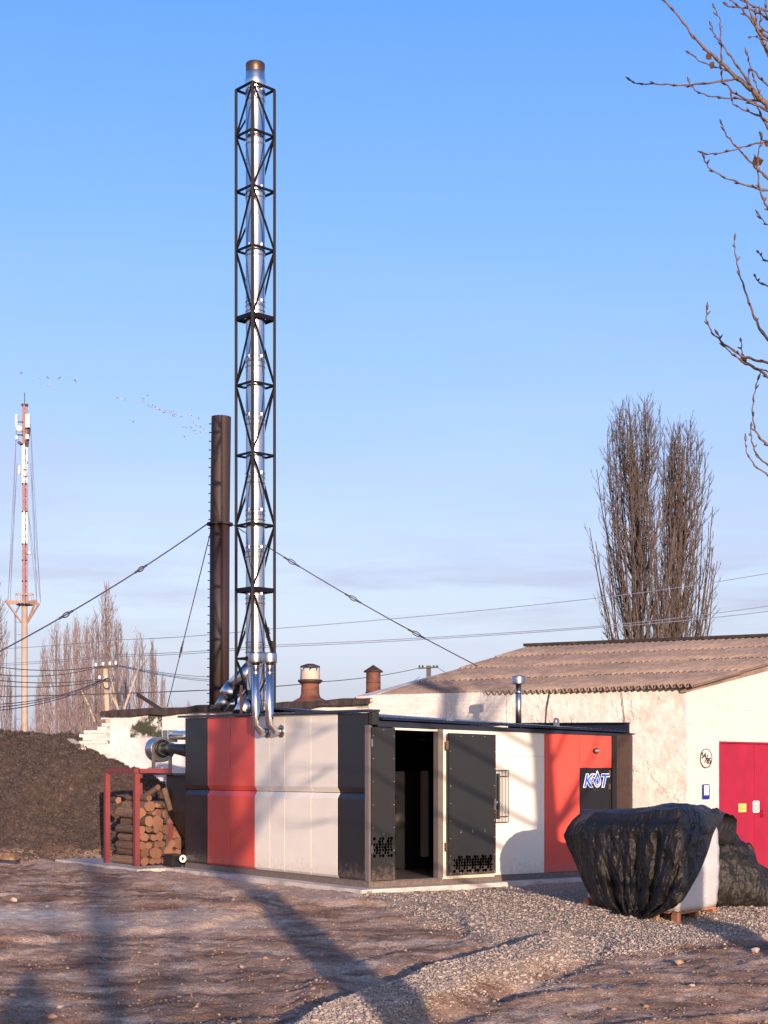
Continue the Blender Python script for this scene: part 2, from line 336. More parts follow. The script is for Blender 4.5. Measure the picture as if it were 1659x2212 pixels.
def mound_h(x, y):
    hc = np.interp(x, [-30, -14, -9, -7.2, -6.3, -5.6, -5.0, -4.4, -3.8, -3, -2], [1.6, 2.3, 2.66, 2.52, 2.22, 1.95, 1.70, 1.45, 1.2, .6, 0])
    yf = np.interp(x, [-30, -9, -7, -5.5, -4], [28.0, 28.6, 29.1, 29.7, 30.3])
    yf = yf + .45 * fbm(x * .8, y * .8, 4, 13, .6)
    wdt = np.interp(x, [-30, -8, -5], [6.5, 5.4, 3.0])
    up = ss((y - yf) / wdt); dn = 1 - ss((y - 39) / 9)
    return hc * up * dn
def H(x, y):
    x = np.asarray(x, float); y = np.asarray(y, float)
    near = ss((60 - np.hypot(x, y - 18)) / 20)
    z = -.10 + fbm(x * .35, y * .35, 4, 3) * .06 * near
    z = z - SLOPE * np.clip(20 - y, 0, 14)
    z = z - .32 * ss((x - 3.2) / 3) * ss((y - 21.5) / 5)
    mh = mound_h(x, y)
    z = z + mh * (1 + .06 * fbm(x * .9, y * .9, 4, 21)) + .17 * ss(mh * 1.6) * fbm(x * 1.5, y * 1.5, 6, 9, .62)
    rough = fbm(x * 2.2, y * 1.6, 5, 31, .62) * .045
    sdg = poly_sd(x, y, G_GRAVEL); g = ss(sdg / .35 + .5)
    rough = rough + fbm(x * 8, y * 7, 4, 61, .7) * .044 + .02 * np.maximum(fbm(x * 5, y * 5, 3, 71, .6) - .25, 0)
    sds = poly_sd(x, y, G_STEP); st = ss((sds + .18 * fbm(x * 1.5, y * 1.5, 3, 41)) / .22)
    z = z - .055 * st + rough * near * (.72 - .35 * g) + .035 * g
    z = z + near * (.085 * ss((poly_sd(x, y, G_STRIP) + .1 * fbm(x * 1.5, y * 1.5, 3, 44)) / .22) - .05 * np.exp(-((poly_sd(x, y, G_STRIP) + .22) / .16) ** 2))
    # wheel ruts running away to the left, and a crumbled bank beside the slab
    v = y - 13.2 - .22 * x + .5 * vnoise(x * .5, x * 0 + 3., 5)
    z = z + near * (.035 * np.exp(-(v / .16) ** 2) - .03 * np.exp(-((v - .5) / .2) ** 2)) * (1 - g)
    v2 = y - 11.7 - .35 * x + .3 * vnoise(x * .7, x * 0 + 8., 6)
    z = z + near * (.04 * np.exp(-(v2 / .12) ** 2)) * (1 - g)
    z = z + .05 * ss(poly_sd(x, y, G_TAN) / .5 + .3)
    lump = ss(poly_sd(x, y, gp((-60, 1885), (180, 1890), (430, 1915), (640, 1945), (560, 1965), (300, 1958), (60, 1945), (-60, 1950))) / .4 + .3)
    z = z + lump * (.05 + .06 * np.abs(fbm(x * 3, y * 2.4, 5, 55, .65)))
    # bedded under the concrete slab
    rx = (x - CORNER.x) * UR.x + (y - CORNER.y) * UR.y; lx = (x - CORNER.x) * UL.x + (y - CORNER.y) * UL.y
    slab = ss((np.minimum.reduce([rx + .45 + .55 * (lx > 5.6), 5.5 - rx, lx + .4, 9.6 - lx])) / .12)
    z = np.where(slab > 0, z * (1 - slab) + slab * np.minimum(z, -.12), z)
    return z
xs = np.concatenate([-np.geomspace(700, 11, 26), np.linspace(-10.4, 8.6, 470), np.geomspace(9.2, 700, 26)])
ys = [-700, -300, -120, -60, -30, -15, -6, 0, 4, 7]; yy = 9.0
while yy < 39: ys.append(yy); yy += .0062 * yy ** .78
ys = np.array(ys + list(np.geomspace(40, 2500, 30)))
X, Y = np.meshgrid(xs, ys); Z = H(X, Y)
nx, ny = len(xs), len(ys); print('ground', nx, ny)
me = bpy.data.meshes.new('ground')
idx = np.arange(nx * ny).reshape(ny, nx)
quads = np.stack([idx[:-1, :-1], idx[:-1, 1:], idx[1:, 1:], idx[1:, :-1]], -1).reshape(-1, 4)
me.vertices.add(nx * ny); me.vertices.foreach_set('co', np.stack([X, Y, Z], -1).reshape(-1))
me.loops.add(quads.size); me.loops.foreach_set('vertex_index', quads.reshape(-1).astype(np.int32))
me.polygons.add(len(quads)); me.polygons.foreach_set('loop_start', (np.arange(len(quads)) * 4).astype(np.int32)); me.polygons.foreach_set('loop_total', np.full(len(quads), 4, np.int32))
me.polygons.foreach_set('use_smooth', np.ones(len(quads), bool)); me.update(calc_edges=True); me.validate()
wob = .22 * fbm(X * 1.3, Y * 1.3, 4, 77)
def mask(poly, soft): return ss((poly_sd(X, Y, poly) + wob) / soft + .5)
rgba = np.zeros((ny, nx, 4), np.float32)
rgba[..., 0] = np.maximum(mask(G_GRAVEL, .3), mask(G_STRIP, .25)); rgba[..., 1] = np.maximum(mask(G_SAND, .9) * .75, mask(G_TAN, .4) * .6); rgba[..., 2] = np.clip(mound_h(X, Y) * 2.5, 0, 1)
rgba[..., 3] = mask(G_CHALK, .4)
ca = me.color_attributes.new('zones', 'FLOAT_COLOR', 'POINT'); ca.data.foreach_set('color', rgba.reshape(-1))
mg, t, b = principled('yard_soil'); l = t.links.new
at_ = N(t, 'ShaderNodeAttribute', attribute_name='zones'); sp = N(t, 'ShaderNodeSeparateColor'); l(at_.outputs['Color'], sp.inputs[0])
g = N(t, 'ShaderNodeTexCoord'); st_ = N(t, 'ShaderNodeMapping'); st_.inputs['Scale'].default_value = (.75, 1.4, 1); l(g.outputs['Object'], st_.inputs[0])
def nz(sc, d, v, ro=.6): n = N(t, 'ShaderNodeTexNoise', i_Scale=float(sc), i_Detail=float(d), i_Roughness=ro); l(v, n.inputs['Vector']); return n.outputs[0]
def rampn(src, *stops):
    r = N(t, 'ShaderNodeValToRGB'); l(src, r.inputs[0]); e = r.color_ramp.elements
    e[0].position = stops[0][0]; e[0].color = (*stops[0][1], 1); e[1].position = stops[-1][0]; e[1].color = (*stops[-1][1], 1)
    for p, c in stops[1:-1]: q = e.new(p); q.color = (*c, 1)
    return r.outputs[0]
def mix(f, a, c, mode='MIX'):
    n = N(t, 'ShaderNodeMixRGB', blend_type=mode)
    if hasattr(f, 'type'): l(f, n.inputs[0])
    else: n.inputs[0].default_value = f
    l(a, n.inputs[1]); l(c, n.inputs[2]); return n.outputs[0]
big = nz(1.6, 9, st_.outputs[0], .68); fine = nz(38, 8, g.outputs['Object'], .7); mid = nz(9, 7, st_.outputs[0], .65)
soil = rampn(big, (.32, (.125, .072, .050)), (.43, (.30, .185, .13)), (.53, (.50, .335, .24)), (.65, (.78, .60, .46)))
fin = rampn(fine, (.3, (.42, .40, .40)), (.48, (1, 1, 1)), (.68, (1.6, 1.55, 1.5)))
soil = mix(1.0, soil, fin, 'MULTIPLY')
grav = rampn(nz(55, 4, g.outputs['Object'], .8), (.3, (.15, .11, .09)), (.5, (.36, .285, .23)), (.7, (.54, .45, .38)))
sand = rampn(mid, (.3, (.50, .34, .25)), (.52, (.72, .54, .42)), (.7, (.85, .70, .58)))
mnd = rampn(nz(7, 9, g.outputs['Object'], .75), (.3, (.040, .028, .024)), (.52, (.095, .066, .055)), (.72, (.24, .17, .14)))
chalk = rampn(mid, (.3, (.58, .46, .37)), (.7, (.88, .78, .68)))
def brk(m, k=.9):
    a = N(t, 'ShaderNodeMath', operation='MULTIPLY_ADD'); l(fine, a.inputs[0]); a.inputs[1].default_value = k; l(m, a.inputs[2])
    r = N(t, 'ShaderNodeMapRange'); l(a.outputs[0], r.inputs[0]); r.inputs[1].default_value = .5 + k * .35; r.inputs[2].default_value = .6 + k * .65; return r.outputs[0]
c = mix(brk(sp.outputs[1], 1.1), soil, sand); c = mix(brk(at_.outputs['Alpha'], .8), c, chalk); c = mix(sp.outputs[2], c, mnd); c = mix(brk(sp.outputs[0], .6), c, grav)
l(c, b.inputs['Base Color']); b.inputs['Roughness'].default_value = .95; b.inputs['Specular IOR Level'].default_value = .2
ah = N(t, 'ShaderNodeMath', operation='ADD'); l(fine, ah.inputs[0]); l(nz(14, 9, g.outputs['Object'], .7), ah.inputs[1])
bp = N(t, 'ShaderNodeBump'); bp.inputs['Strength'].default_value = 1.0; bp.inputs['Distance'].default_value = .045; l(ah.outputs[0], bp.inputs['Height']); l(bp.outputs[0], b.inputs['Normal'])
me.materials.append(mg); ground = bpy.data.objects.new('ground', me); col.objects.link(ground); tag(ground, kind='structure')
def Hs(x, y): return float(H(np.array([x]), np.array([y]))[0])

# ------------------------------------------------------------------ loose stones (stuff) and single rocks
ICO_V = []; ph = (1 + 5 ** .5) / 2
for a_, b__ in ((-1, ph), (1, ph), (-1, -ph), (1, -ph)): ICO_V += [(a_, b__, 0)]
for a_, b__ in ((-1, ph), (1, ph), (-1, -ph), (1, -ph)): ICO_V += [(0, a_, b__)]
for a_, b__ in ((ph, -1), (ph, 1), (-ph, -1), (-ph, 1)): ICO_V += [(a_, 0, b__)]
ICO_V = np.array(ICO_V) / math.hypot(1, ph)
ICO_F = np.array([(0, 11, 5), (0, 5, 1), (0, 1, 7), (0, 7, 10), (0, 10, 11), (1, 5, 9), (5, 11, 4), (11, 10, 2), (10, 7, 6), (7, 1, 8), (3, 9, 4), (3, 4, 2), (3, 2, 6), (3, 6, 8), (3, 8, 9), (4, 9, 5), (2, 4, 11), (6, 2, 10), (8, 6, 7), (9, 8, 1)])
def scatter(name, px, py, size, m, flat=.6, sink=.2, kind='stuff'):
    n = len(px); pz = H(px, py)
    jit = 1 + .35 * (rng.random((n, 12, 3)) - .5) * 2
    v = ICO_V[None] * jit; sc = size[:, None] * np.stack([rng.uniform(.7, 1.4, n), rng.uniform(.6, 1.1, n), np.full(n, flat) * rng.uniform(.7, 1.3, n)], 1)
    v = v * sc[:, None, :]; th = rng.uniform(0, 6.28, n); tl = rng.uniform(-.5, .5, n)
    c_, s_ = np.cos(tl)[:, None], np.sin(tl)[:, None]; x1 = v[..., 0]; y1 = v[..., 1] * c_ - v[..., 2] * s_; z1 = v[..., 1] * s_ + v[..., 2] * c_
    c_, s_ = np.cos(th)[:, None], np.sin(th)[:, None]; x2 = x1 * c_ - y1 * s_; y2 = x1 * s_ + y1 * c_
    P = np.stack([x2 + px[:, None], y2 + py[:, None], z1 + (pz + size * flat * (1 - sink * 2) * .6)[:, None]], -1).reshape(-1, 3)
    F = (ICO_F[None] + (np.arange(n) * 12)[:, None, None]).reshape(-1, 3)
    me = bpy.data.meshes.new(name); me.vertices.add(len(P)); me.vertices.foreach_set('co', P.reshape(-1))
    me.loops.add(F.size); me.loops.foreach_set('vertex_index', F.reshape(-1).astype(np.int32)); me.polygons.add(len(F))
    me.polygons.foreach_set('loop_start', (np.arange(len(F)) * 3).astype(np.int32)); me.polygons.foreach_set('loop_total', np.full(len(F), 3, np.int32))
    me.update(calc_edges=True); me.materials.append(m)
    o = bpy.data.objects.new(name, me); col.objects.link(o); return o
m_stone = mat('gravel_stone', (.36, .295, .25), .9, var=.6, scale=11, detail=3, c2=(.54, .47, .41), thr=(.55, .7))
m_clod = mat('soil_clod', (.29, .19, .14), .95, var=.5, scale=8, bump=.3, c2=(.40, .30, .24), thr=(.72, .82))
m_clodm = mat('mound_clod', (.062, .046, .040), .95, var=.5, scale=8, c2=(.34, .25, .21), thr=(.68, .76))
def inview(n, y0, y1, p=1.0, xl=-.262, xr=.262):
    u = rng.random(n); y = (y0 ** -p + u * (y1 ** -p - y0 ** -p)) ** (-1 / p); x = y * rng.uniform(xl, xr, n); return x, y
x_, y_ = inview(190000, 11.0, 28, 1.0); sd = np.maximum(poly_sd(x_, y_, G_GRAVEL), poly_sd(x_, y_, G_STRIP)) + .25 * fbm(x_ * 1.5, y_ * 1.5, 3, 77); k_ = (sd > 0) | (rng.random(len(x_)) < .55 * np.exp(np.minimum(sd, 0) / .12))
rr = (x_ - CORNER.x) * UR.x + (y_ - CORNER.y) * UR.y; ll = (x_ - CORNER.x) * UL.x + (y_ - CORNER.y) * UL.y; off = ~((rr > -.4) & (rr < 5.4) & (ll > -.4))
k_ &= off; x_, y_ = x_[k_][:70000], y_[k_][:70000]
tag(scatter('gravel', x_, y_, rng.uniform(.0045, .012, len(x_)) * (1 + 1.2 * (rng.random(len(x_)) < .05)), m_stone), 'crushed pale gravel spread in front of the cabin and across the yard', 'gravel', kind='stuff')
x_, y_ = inview(15000, 11.0, 29, 1.2); k_ = (poly_sd(x_, y_, G_GRAVEL) < 0) & ~(((x_ - CORNER.x) * UR.x + (y_ - CORNER.y) * UR.y > -.9) & ((x_ - CORNER.x) * UL.x + (y_ - CORNER.y) * UL.y > -.4))
x_, y_ = x_[k_], y_[k_]; tag(scatter('soil_clods', x_, y_, rng.gamma(.9, .0042, len(x_)) + .002, m_clod, .6), 'crumbs and clods of brown soil strewn over the bare yard', 'soil', kind='stuff')
x_, y_ = inview(26000, 28.5, 37, .6, -.27, -.08); k_ = mound_h(x_, y_) > .05; x_, y_ = x_[k_], y_[k_]
tag(scatter('mound_clods', x_, y_, rng.gamma(1.4, .009, len(x_)) + .006, m_clodm, .7), 'dark clods covering the heap of earth', 'soil', kind='stuff')
m_rock = mat('pale_rock', (.42, .34, .28), .9, var=.3, scale=25, bump=.5, rnd=.2)
rock_meshes = []
for i in range(4):
    mb = MB(); vs = []; a = np.random.default_rng(i).uniform(.7, 1.3, (12, 3)) * ICO_V * np.array([1, .8, .6])
    mb.add([Vector(v) for v in a], [tuple(int(q) for q in f) for f in ICO_F]); rock_meshes.append(mb.mesh('rock', m_rock, bevel=.06))
ROCKS = [(1018, 2005, .085, 'pale rock on the gravel edge in front of the open door'), (1092, 2116, .075, 'pale rock at the lower edge of the gravel strip'), (1632, 2058, .10, 'tan rock in the shaded patch at the right edge'), (522, 2078, .07, 'orange tinted stone beside the broad shadow on the soil'), (1056, 2007, .05, 'small stone just right of the larger pale rock by the gravel'), (905, 1965, .05, 'small block of stone below the cabin corner'), (800, 1938, .07, 'broken brick chip at the slab corner'), (30, 1948, .12, 'pale lump in the white spill at the left'), (102, 1958, .05, 'small pebble at the end of the white spill'), (420, 1972, .05, 'pebble on the pale sandy strip'), (1160, 2130, .04, 'tiny white stone on dark soil right of the gravel strip'), (1495, 2148, .05, 'pale stone on the right foreground soil'), (1360, 2106, .04, 'flat yellowish stone on the right foreground soil'), (130, 2160, .06, 'stone on the streaked soil at lower left'), (740, 2030, .04, 'small ochre stone on dark soil under the bank'), (580, 1925, .05, 'stone lying near the slab under the red panels')]
for i, (x, y, s, lb) in enumerate(ROCKS):
    Zd = gdist(y); p = at(x, y, Zd); p.z = Hs(p.x, p.y) + s * .25
    inst('rock', rock_meshes[i % 4], None, Matrix.Translation(p) @ Matrix.Rotation(i * 1.7, 4, 'Z') @ Matrix.Scale(s * .55, 4), lb, 'rock', 'single rocks on the yard')

# ------------------------------------------------------------------ concrete slab
mb = MB(); mb.box(CL(-.32, -.27, -.3), UR * 5.7, UL * 6.1, UZ * .297); mb.build('concrete_slab', m_conc, kind='structure', bevel=.012)
mb = MB(); mb.box(CL(-.85, 5.86, -.3), UR * 3.5, UL * 3.6, UZ * .292); mb.build('concrete_slab', m_conc, kind='structure', bevel=.012)

# ------------------------------------------------------------------ boiler cabin
cab = thing('boiler_cabin', CORNER, 'red, cream and graphite panelled boiler cabin with an open dark door', 'cabin', rz=math.atan2(UR.y, UR.x))
LR = r_of(1336); LL = l_of(400)
def ztop(l): return 2.545 + .014 * l
def rtop(r): return 2.345 - .016 * r
# --- left (long) face: profiled panels with a V groove half-way up
edges = [(795, m_black), (729, m_white), (672, m_white), (615, m_white), (583, m_white), (550, m_red), (498, m_red), (448, m_black), (400, None)]
ZG = 1.37
for (xa, m), (xb, _) in zip(edges[:-1], edges[1:]):
    la, lb = l_of(xa) + .003, l_of(xb) - .003
    for up in (0, 1):
        if up: prof = [(-.0, None), (-.0, ZG + .085), (.045, ZG + .004), (.09, ZG + .004), (.09, None)]
        else: prof = [(.03, .095), (0, .135), (0, ZG - .085), (.045, ZG - .004), (.09, ZG - .004), (.09, .095)]
        mb = MB(); A = [CL(r, la, ztop(la) if z is None else z) for r, z in prof]; B = [CL(r, lb, ztop(lb) if z is None else z) for r, z in prof]; n = len(A)
        mb.add(A + B, [tuple(range(n)), tuple(range(n, 2 * n))[::-1]] + [(i, i + n, (i + 1) % n + n, (i + 1) % n) for i in range(n)])
        mb.build('wall_panel', m, cab, bevel=.003)
mb = MB(); mb.box(CL(.0, 0, 0), UR * .08, UL * LL, UZ * .093); mb.box(CL(.081, .002, 0), UR * (LR - .08), UL * .06, UZ * .088); mb.build('base_channel', m_basef, cab, bevel=.004)
mb = MB()
A = [CL(r, -.10, z) for r, z in ((-.09, 2.555), (.13, 2.555), (.13, 2.59), (-.09, 2.59))]; B = [CL(r, LL + .12, z + .014 * LL) for r, z in ((-.09, 2.555), (.13, 2.555), (.13, 2.59), (-.09, 2.59))]
mb.add(A + B, [(0, 1, 2, 3), (7, 6, 5, 4)] + [(i, i + 4, (i + 1) % 4 + 4, (i + 1) % 4) for i in range(4)]); mb.build('roof_edge_trim', m_trim, cab, bevel=.004)
mb = MB(); mb.box(CL(.095, -.085, 2.37), UR * .03, UL * 5.5, UZ * .183); mb.box(CL(-.002, -.085, 2.37), UR * .096, UL * .08, UZ * .183); mb.build('parapet', m_door, cab, bevel=.004)
mb = MB(); mb.box(CL(-.004, -.004, .094), UR * .014, UL * .1, UZ * 2.27); mb.box(CL(.0105, -.004, .094), UR * .035, UL * .04, UZ * 2.27); mb.build('corner_post', m_frame, cab)
# --- right face
r1, r2, r3, r4, r5, r6, r7, r8, r9 = [r_of(x) for x in (800, 850, 944, 955, 1176, 1252.5, 1321, 1331, 1067)]
def rpanel(name, ra, rb, za, zb, m, lo=0.0, th=.08, bev=.003, parent=cab):
    mb = MB(); A = [CL(ra, lo, za), CL(rb, lo, za), CL(rb, lo, zb if zb else rtop(rb)), CL(ra, lo, zb if zb else rtop(ra))]
    mb.prism(A, UL * th); return mb.build(name, m, parent, bevel=bev)
ZB = .092
zs = 1.93
rpanel('wall_panel', r4 + .003, r5 - .002, ZB, zs - .002, m_white); rpanel('wall_panel', r4 + .003, r5 - .002, zs + .002, None, m_white)
rpanel('wall_panel', r5 + .002, r6 - .004, ZB, None, m_red); rpanel('wall_panel', r6, r7, 1.748, None, m_red)
rpanel('frame_post', r3, r4, .089, None, m_frame, -.03, .12); rpanel('frame_post', r7 + .004, r8, .089, None, m_black, -.02, .1); rpanel('frame_post', .047, r1, .089, None, m_frame, -.012, .08)
rpanel('threshold', r2, r3, .0885, .097, m_frame, -.03, .6)
mb = MB(); mb.prism([CL(r2, -.01, rtop(r2) - .035), CL(r3, -.01, rtop(r3) - .035), CL(r3, -.01, rtop(r3) - .005), CL(r2, -.01, rtop(r2) - .005)], UL * .1); mb.build('door_head', m_white, cab)
mb = MB(); mb.prism([CL(.13, -.035, rtop(.13) + .002), CL(LR, -.035, rtop(LR) + .002), CL(LR, -.035, 2.43 - .024 * LR), CL(.13, -.035, 2.43)], UL * .12); mb.build('fascia', m_trim, cab)
mb = MB(); mb.prism([CL(r4, -.012, ZB - .02), CL(r9, -.012, ZB - .02), CL(r9, -.012, ZB), CL(r4, -.012, ZB)], UL * .01); mb.build('door_stop_strip', m_white, cab)
# roof: low pitched plane with small ribs along the eave
mb = MB()
E = lambda r: (CL(r, -.15, 2.447 - .024 * r), CL(r, 2.93, 2.70 - .034 * r), CL(r, 5.5, 2.45 - .02 * r))
a0, a1 = .14, LR + .06
p, q = E(a0), E(a1)
for k in (0, 1): mb.prism([p[k], q[k], q[k + 1], p[k + 1]], UZ * .02)
nrib = 46
for i in range(nrib):
    r = a0 + (a1 - a0) * (i + .3) / nrib; w = (a1 - a0) / nrib * .45; e = E(r)
    mb.prism([e[0] + UZ * .02 - UL * .012 - UR * w / 2, e[0] + UZ * .02 - UL * .012 + UR * w / 2, e[0] + UZ * .036 - UL * .012 + UR * w / 3, e[0] + UZ * .036 - UL * .012 - UR * w / 3], e[1] - e[0])
mb.build('roof', m_roofm, cab)
mb = MB(); mb.prism([CL(a1, -.17, 2.30), CL(a1, -.17, 2.485), CL(a1, 2.9, 2.56), CL(a1, 2.9, 2.38)], UR * .025); mb.prism([CL(a1 - .08, -.172, 2.475), CL(a1 + .04, -.172, 2.475), CL(a1 + .04, -.172, 2.49), CL(a1 - .08, -.172, 2.49)], UL * 3.07 + UZ * .07); mb.build('roof_end_fascia', m_trim, cab)
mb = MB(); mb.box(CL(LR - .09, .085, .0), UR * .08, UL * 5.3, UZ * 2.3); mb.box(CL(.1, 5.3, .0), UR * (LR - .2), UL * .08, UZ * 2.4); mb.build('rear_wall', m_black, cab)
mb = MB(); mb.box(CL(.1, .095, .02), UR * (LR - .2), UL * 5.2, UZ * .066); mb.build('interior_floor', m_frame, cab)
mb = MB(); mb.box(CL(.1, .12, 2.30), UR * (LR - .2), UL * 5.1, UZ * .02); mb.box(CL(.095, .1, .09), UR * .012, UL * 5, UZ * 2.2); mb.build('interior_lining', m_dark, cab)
# doors
def screws(mb, pts, r=.008):
    for p in pts: mb.lathe(p, [(0, .006), (r * .7, .005), (r, 0)], 6, -UL)
HEX = [(math.cos(R(60 * k + 30)), math.sin(R(60 * k + 30))) for k in range(6)]
def vent(door, ra, rb, za, zb, lo):
    """laser-cut floral ventilation pattern: black hexagons laid on the leaf, their colour standing for the dark inside the openings"""
    mb = MB(); s = .044; j = 0; z = za
    while z < zb:
        r = ra + (s * .9 if j % 2 else 0); i = 0
        while r < rb:
            if (i + 2 * j) % 3 != 1 or (z > za + s and z < zb - s * 1.5):
                sz = s * (.48 if (i + j) % 3 else .62); ang = ((i * 7 + j * 3) % 4) * .26
                poly = [CL(r + sz * (a * math.cos(ang) - c * math.sin(ang)), lo - .0025, z + sz * (a * math.sin(ang) + c * math.cos(ang))) for a, c in HEX]
                mb.prism(poly, UL * .002)
            r += s * 1.15; i += 1
        z += s * .95; j += 1
    o = mb.build('painted_vent_holes', m_hole_dark, door, kind='stuff', fix=False); return o
lo = -.045
mb = MB(); mb.prism([CL(r1, lo, .10), CL(r2, lo, .10), CL(r2, lo, rtop(r2) - .01), CL(r1, lo, rtop(r1) - .01)], UL * .04)
d1 = mb.build('door', m_door, cab, label='narrow closed door leaf beside the corner', bevel=.004)
mb = MB(); screws(mb, [CL(r, lo, .2 + i * .335) for r in (r1 + .02, r2 - .02) for i in range(7)] + [CL((r1 + r2) / 2, lo, z) for z in (.14, .78, 2.3)]); mb.build('screw', m_galv, d1, kind='stuff')
vent(d1, r1 + .04, r2 - .04, .46, .73, lo)
mb = MB()
for z in (.5, 2.05): mb.box(CL(r1 - .015, lo - .012, z), UR * .022, UL * .02, UZ * .11)
mb.build('hinge', m_galv, d1)
da, db = r_of(959), r_of(1062.5); lo = -.10
P = lambda f, z: CL(da + (db - da) * f, lo - .03 * (1 - f) + .0 * f, z)
mb = MB(); mb.prism([P(0, .13), P(1, .13), P(1, rtop(db) - .055), P(0, rtop(da) - .055)], UL * .045)
d2 = mb.build('door', m_door, cab, label='wide door leaf swung flat against the cream wall', bevel=.004)
mb = MB(); screws(mb, [P(f, .16 + i * .262) for f in (.03, .97) for i in range(9)] + [P(f, z) for f in (.25, .5, .76) for z in (.16, .80, .775, 2.22)]); mb.build('screw', m_galv, d2, kind='stuff')
vent(d2, da + .1, db - .09, .19, .43, lo - .028)
mb = MB()
for z in (.50, 2.02): mb.box(CL(da - .035, lo - .02, z), UR * .03, UL * .025, UZ * .13)
mb.build('hinge', m_brass, d2)
mb = MB(); q = P(.975, 1.10); mb.box(q - UL * .012 - UR * .012, UR * .022, UL * .012, UZ * .17); mb.tube([q - UL * .012 + UZ * .07, q - UL * .05 + UZ * .07, q - UL * .05 + UZ * .07 + UR * .005 + UZ * .09], .009, 8); mb.build('handle', m_chrome, d2)
mb = MB(); mb.tube([q + UZ * -.01 - UL * .01, q - UZ * .01 - UL * .045], .012, 8); mb.box(q - UL * .04 - UR * .05 - UZ * .05, UR * .06, UL * .004, UZ * .02); mb.box(q - UL * .04 - UR * .012 - UZ * .07, UR * .014, UL * .004, UZ * .05); mb.build('key', m_brass, d2)
# grilled window mostly behind the leaf
wl, wr_ = r_of(1030), r_of(1092)
wz0, wz1 = EYE - (1777 - CY) / FP * 23.4, EYE - (1664 - CY) / FP * 23.4
mb = MB(); mb.box(CL(wl, -.012, wz0), UR * (wr_ - wl - .06), UL * .02, UZ * (wz1 - wz0)); win = mb.build('window', m_white, cab, label='small window behind a projecting black bar grille', bevel=.004)
mb = MB(); mb.box(CL(wl + .04, -.016, wz0 + .05), UR * (wr_ - wl - .16), UL * .004, UZ * (wz1 - wz0 - .1)); mb.build('pane', m_glass, win)
mb = MB(); g0 = -.075
for f in np.linspace(0, 1, 10): mb.bar(CL(wl + (wr_ - wl) * f, g0, wz0), CL(wl + (wr_ - wl) * f, g0, wz1), .012)
for z in (wz0, wz0 + .09, wz1 - .09, wz1): mb.bar(CL(wl, g0 + .002, z), CL(wr_, g0 + .002, z), .012)
for z in (wz0 + .09, wz1 - .09): mb.bar(CL(wr_, g0, z), CL(wr_, 0, z), .012)
mb.build('bar_grille', m_darkm, win)
# service door in the red part with the emblem
rd0, rd1 = r6, r7
mb = MB(); mb.box(CL(rd0, .012, .095), UR * (rd1 - rd0), UL * .05, UZ * 1.65); d3 = mb.build('door', m_black, cab, label='black service door with a blue and white emblem', bevel=.004)
mb = MB()
for z in (1.40, 1.62): mb.box(CL(rd1 - .05, .000, z), UR * .028, UL * .014, UZ * .09)
mb.build('hinge', m_brass, d3)
mb = MB(); mb.box(CL(rd0 + (rd1 - rd0) * .4, .009, 1.375), UR * .14, UL * .004, UZ * .11); mb.build('notice_pocket', m_door, d3)
def text_mesh(s, size, m, M4, parent, name, off=.003, ext=.001, shear=0, label=None):
    cu = bpy.data.curves.new('t', 'FONT'); cu.body = s; cu.size = size; cu.extrude = ext; cu.offset = off; cu.shear = shear; cu.align_x = 'CENTER'; cu.align_y = 'CENTER'
    tmp = bpy.data.objects.new('t', cu); col.objects.link(tmp); dg = bpy.context.evaluated_depsgraph_get(); dg.update()
    me = bpy.data.meshes.new_from_object(tmp.evaluated_get(dg)); bpy.data.objects.remove(tmp); bpy.data.curves.remove(cu)
    me.materials.clear(); me.materials.append(m); me.name = name
    return inst(name, me, parent, M4, label)
def face_M(p, ux, n):     # text plane: x along ux, y up, facing n
    m = Matrix.Identity(4); uy = UZ
    for i in range(3): m[i][0] = ux[i]; m[i][1] = uy[i]; m[i][2] = n[i]; m[i][3] = p[i]
    return m
zc = 1.53; rc = (rd0 + rd1) / 2; S = .285
for ch, dr, sz, sh, dz in (('K', -.175, S, .28, 0), ('T', .17, S, .28, 0), ('Э', -.068, S * .40, .2, .008)):
    for m, off, lo_ in ((m_logoW, .017, .0085), (m_logoB, .005, .0055)):
        text_mesh(ch, sz, m, face_M(CL(rc + dr, lo_, zc + dz), UR, -UL), d3, 'emblem_letter', off * (1 if sz > .2 else .6), .0008, sh)
def drop(scale, lo_, m, yoff=0, hole=False):
    pts = []
    for k in range(28):
        a = 2 * math.pi * k / 28; rad = .062 * (1 + .0 * math.cos(a))
        x = rad * math.sin(a); y = -rad * math.cos(a) * 1.15
        if y > .02: y = .02 + (y - .02) * 2.1; x *= max(0, 1 - (y - .02) / .16)
        pts.append(CL(rc + .022 + x * scale * .95 + .02, lo_, zc + yoff + y * scale))
    MB().prism(pts, UL * .001).build('emblem_flame', m, d3)
drop(1.4, .0082, m_logoW); drop(1.12, .0052, m_logoB); drop(.72, .0036, m_logoW, -.012); drop(.5, .0020, m_logoB, -.012)
mb = MB(); mb.box(CL(rc - .115, .006, zc - .004), UR * .08, UL * .0012, UZ * .012); mb.build('emblem_dash', m_logoW, d3)
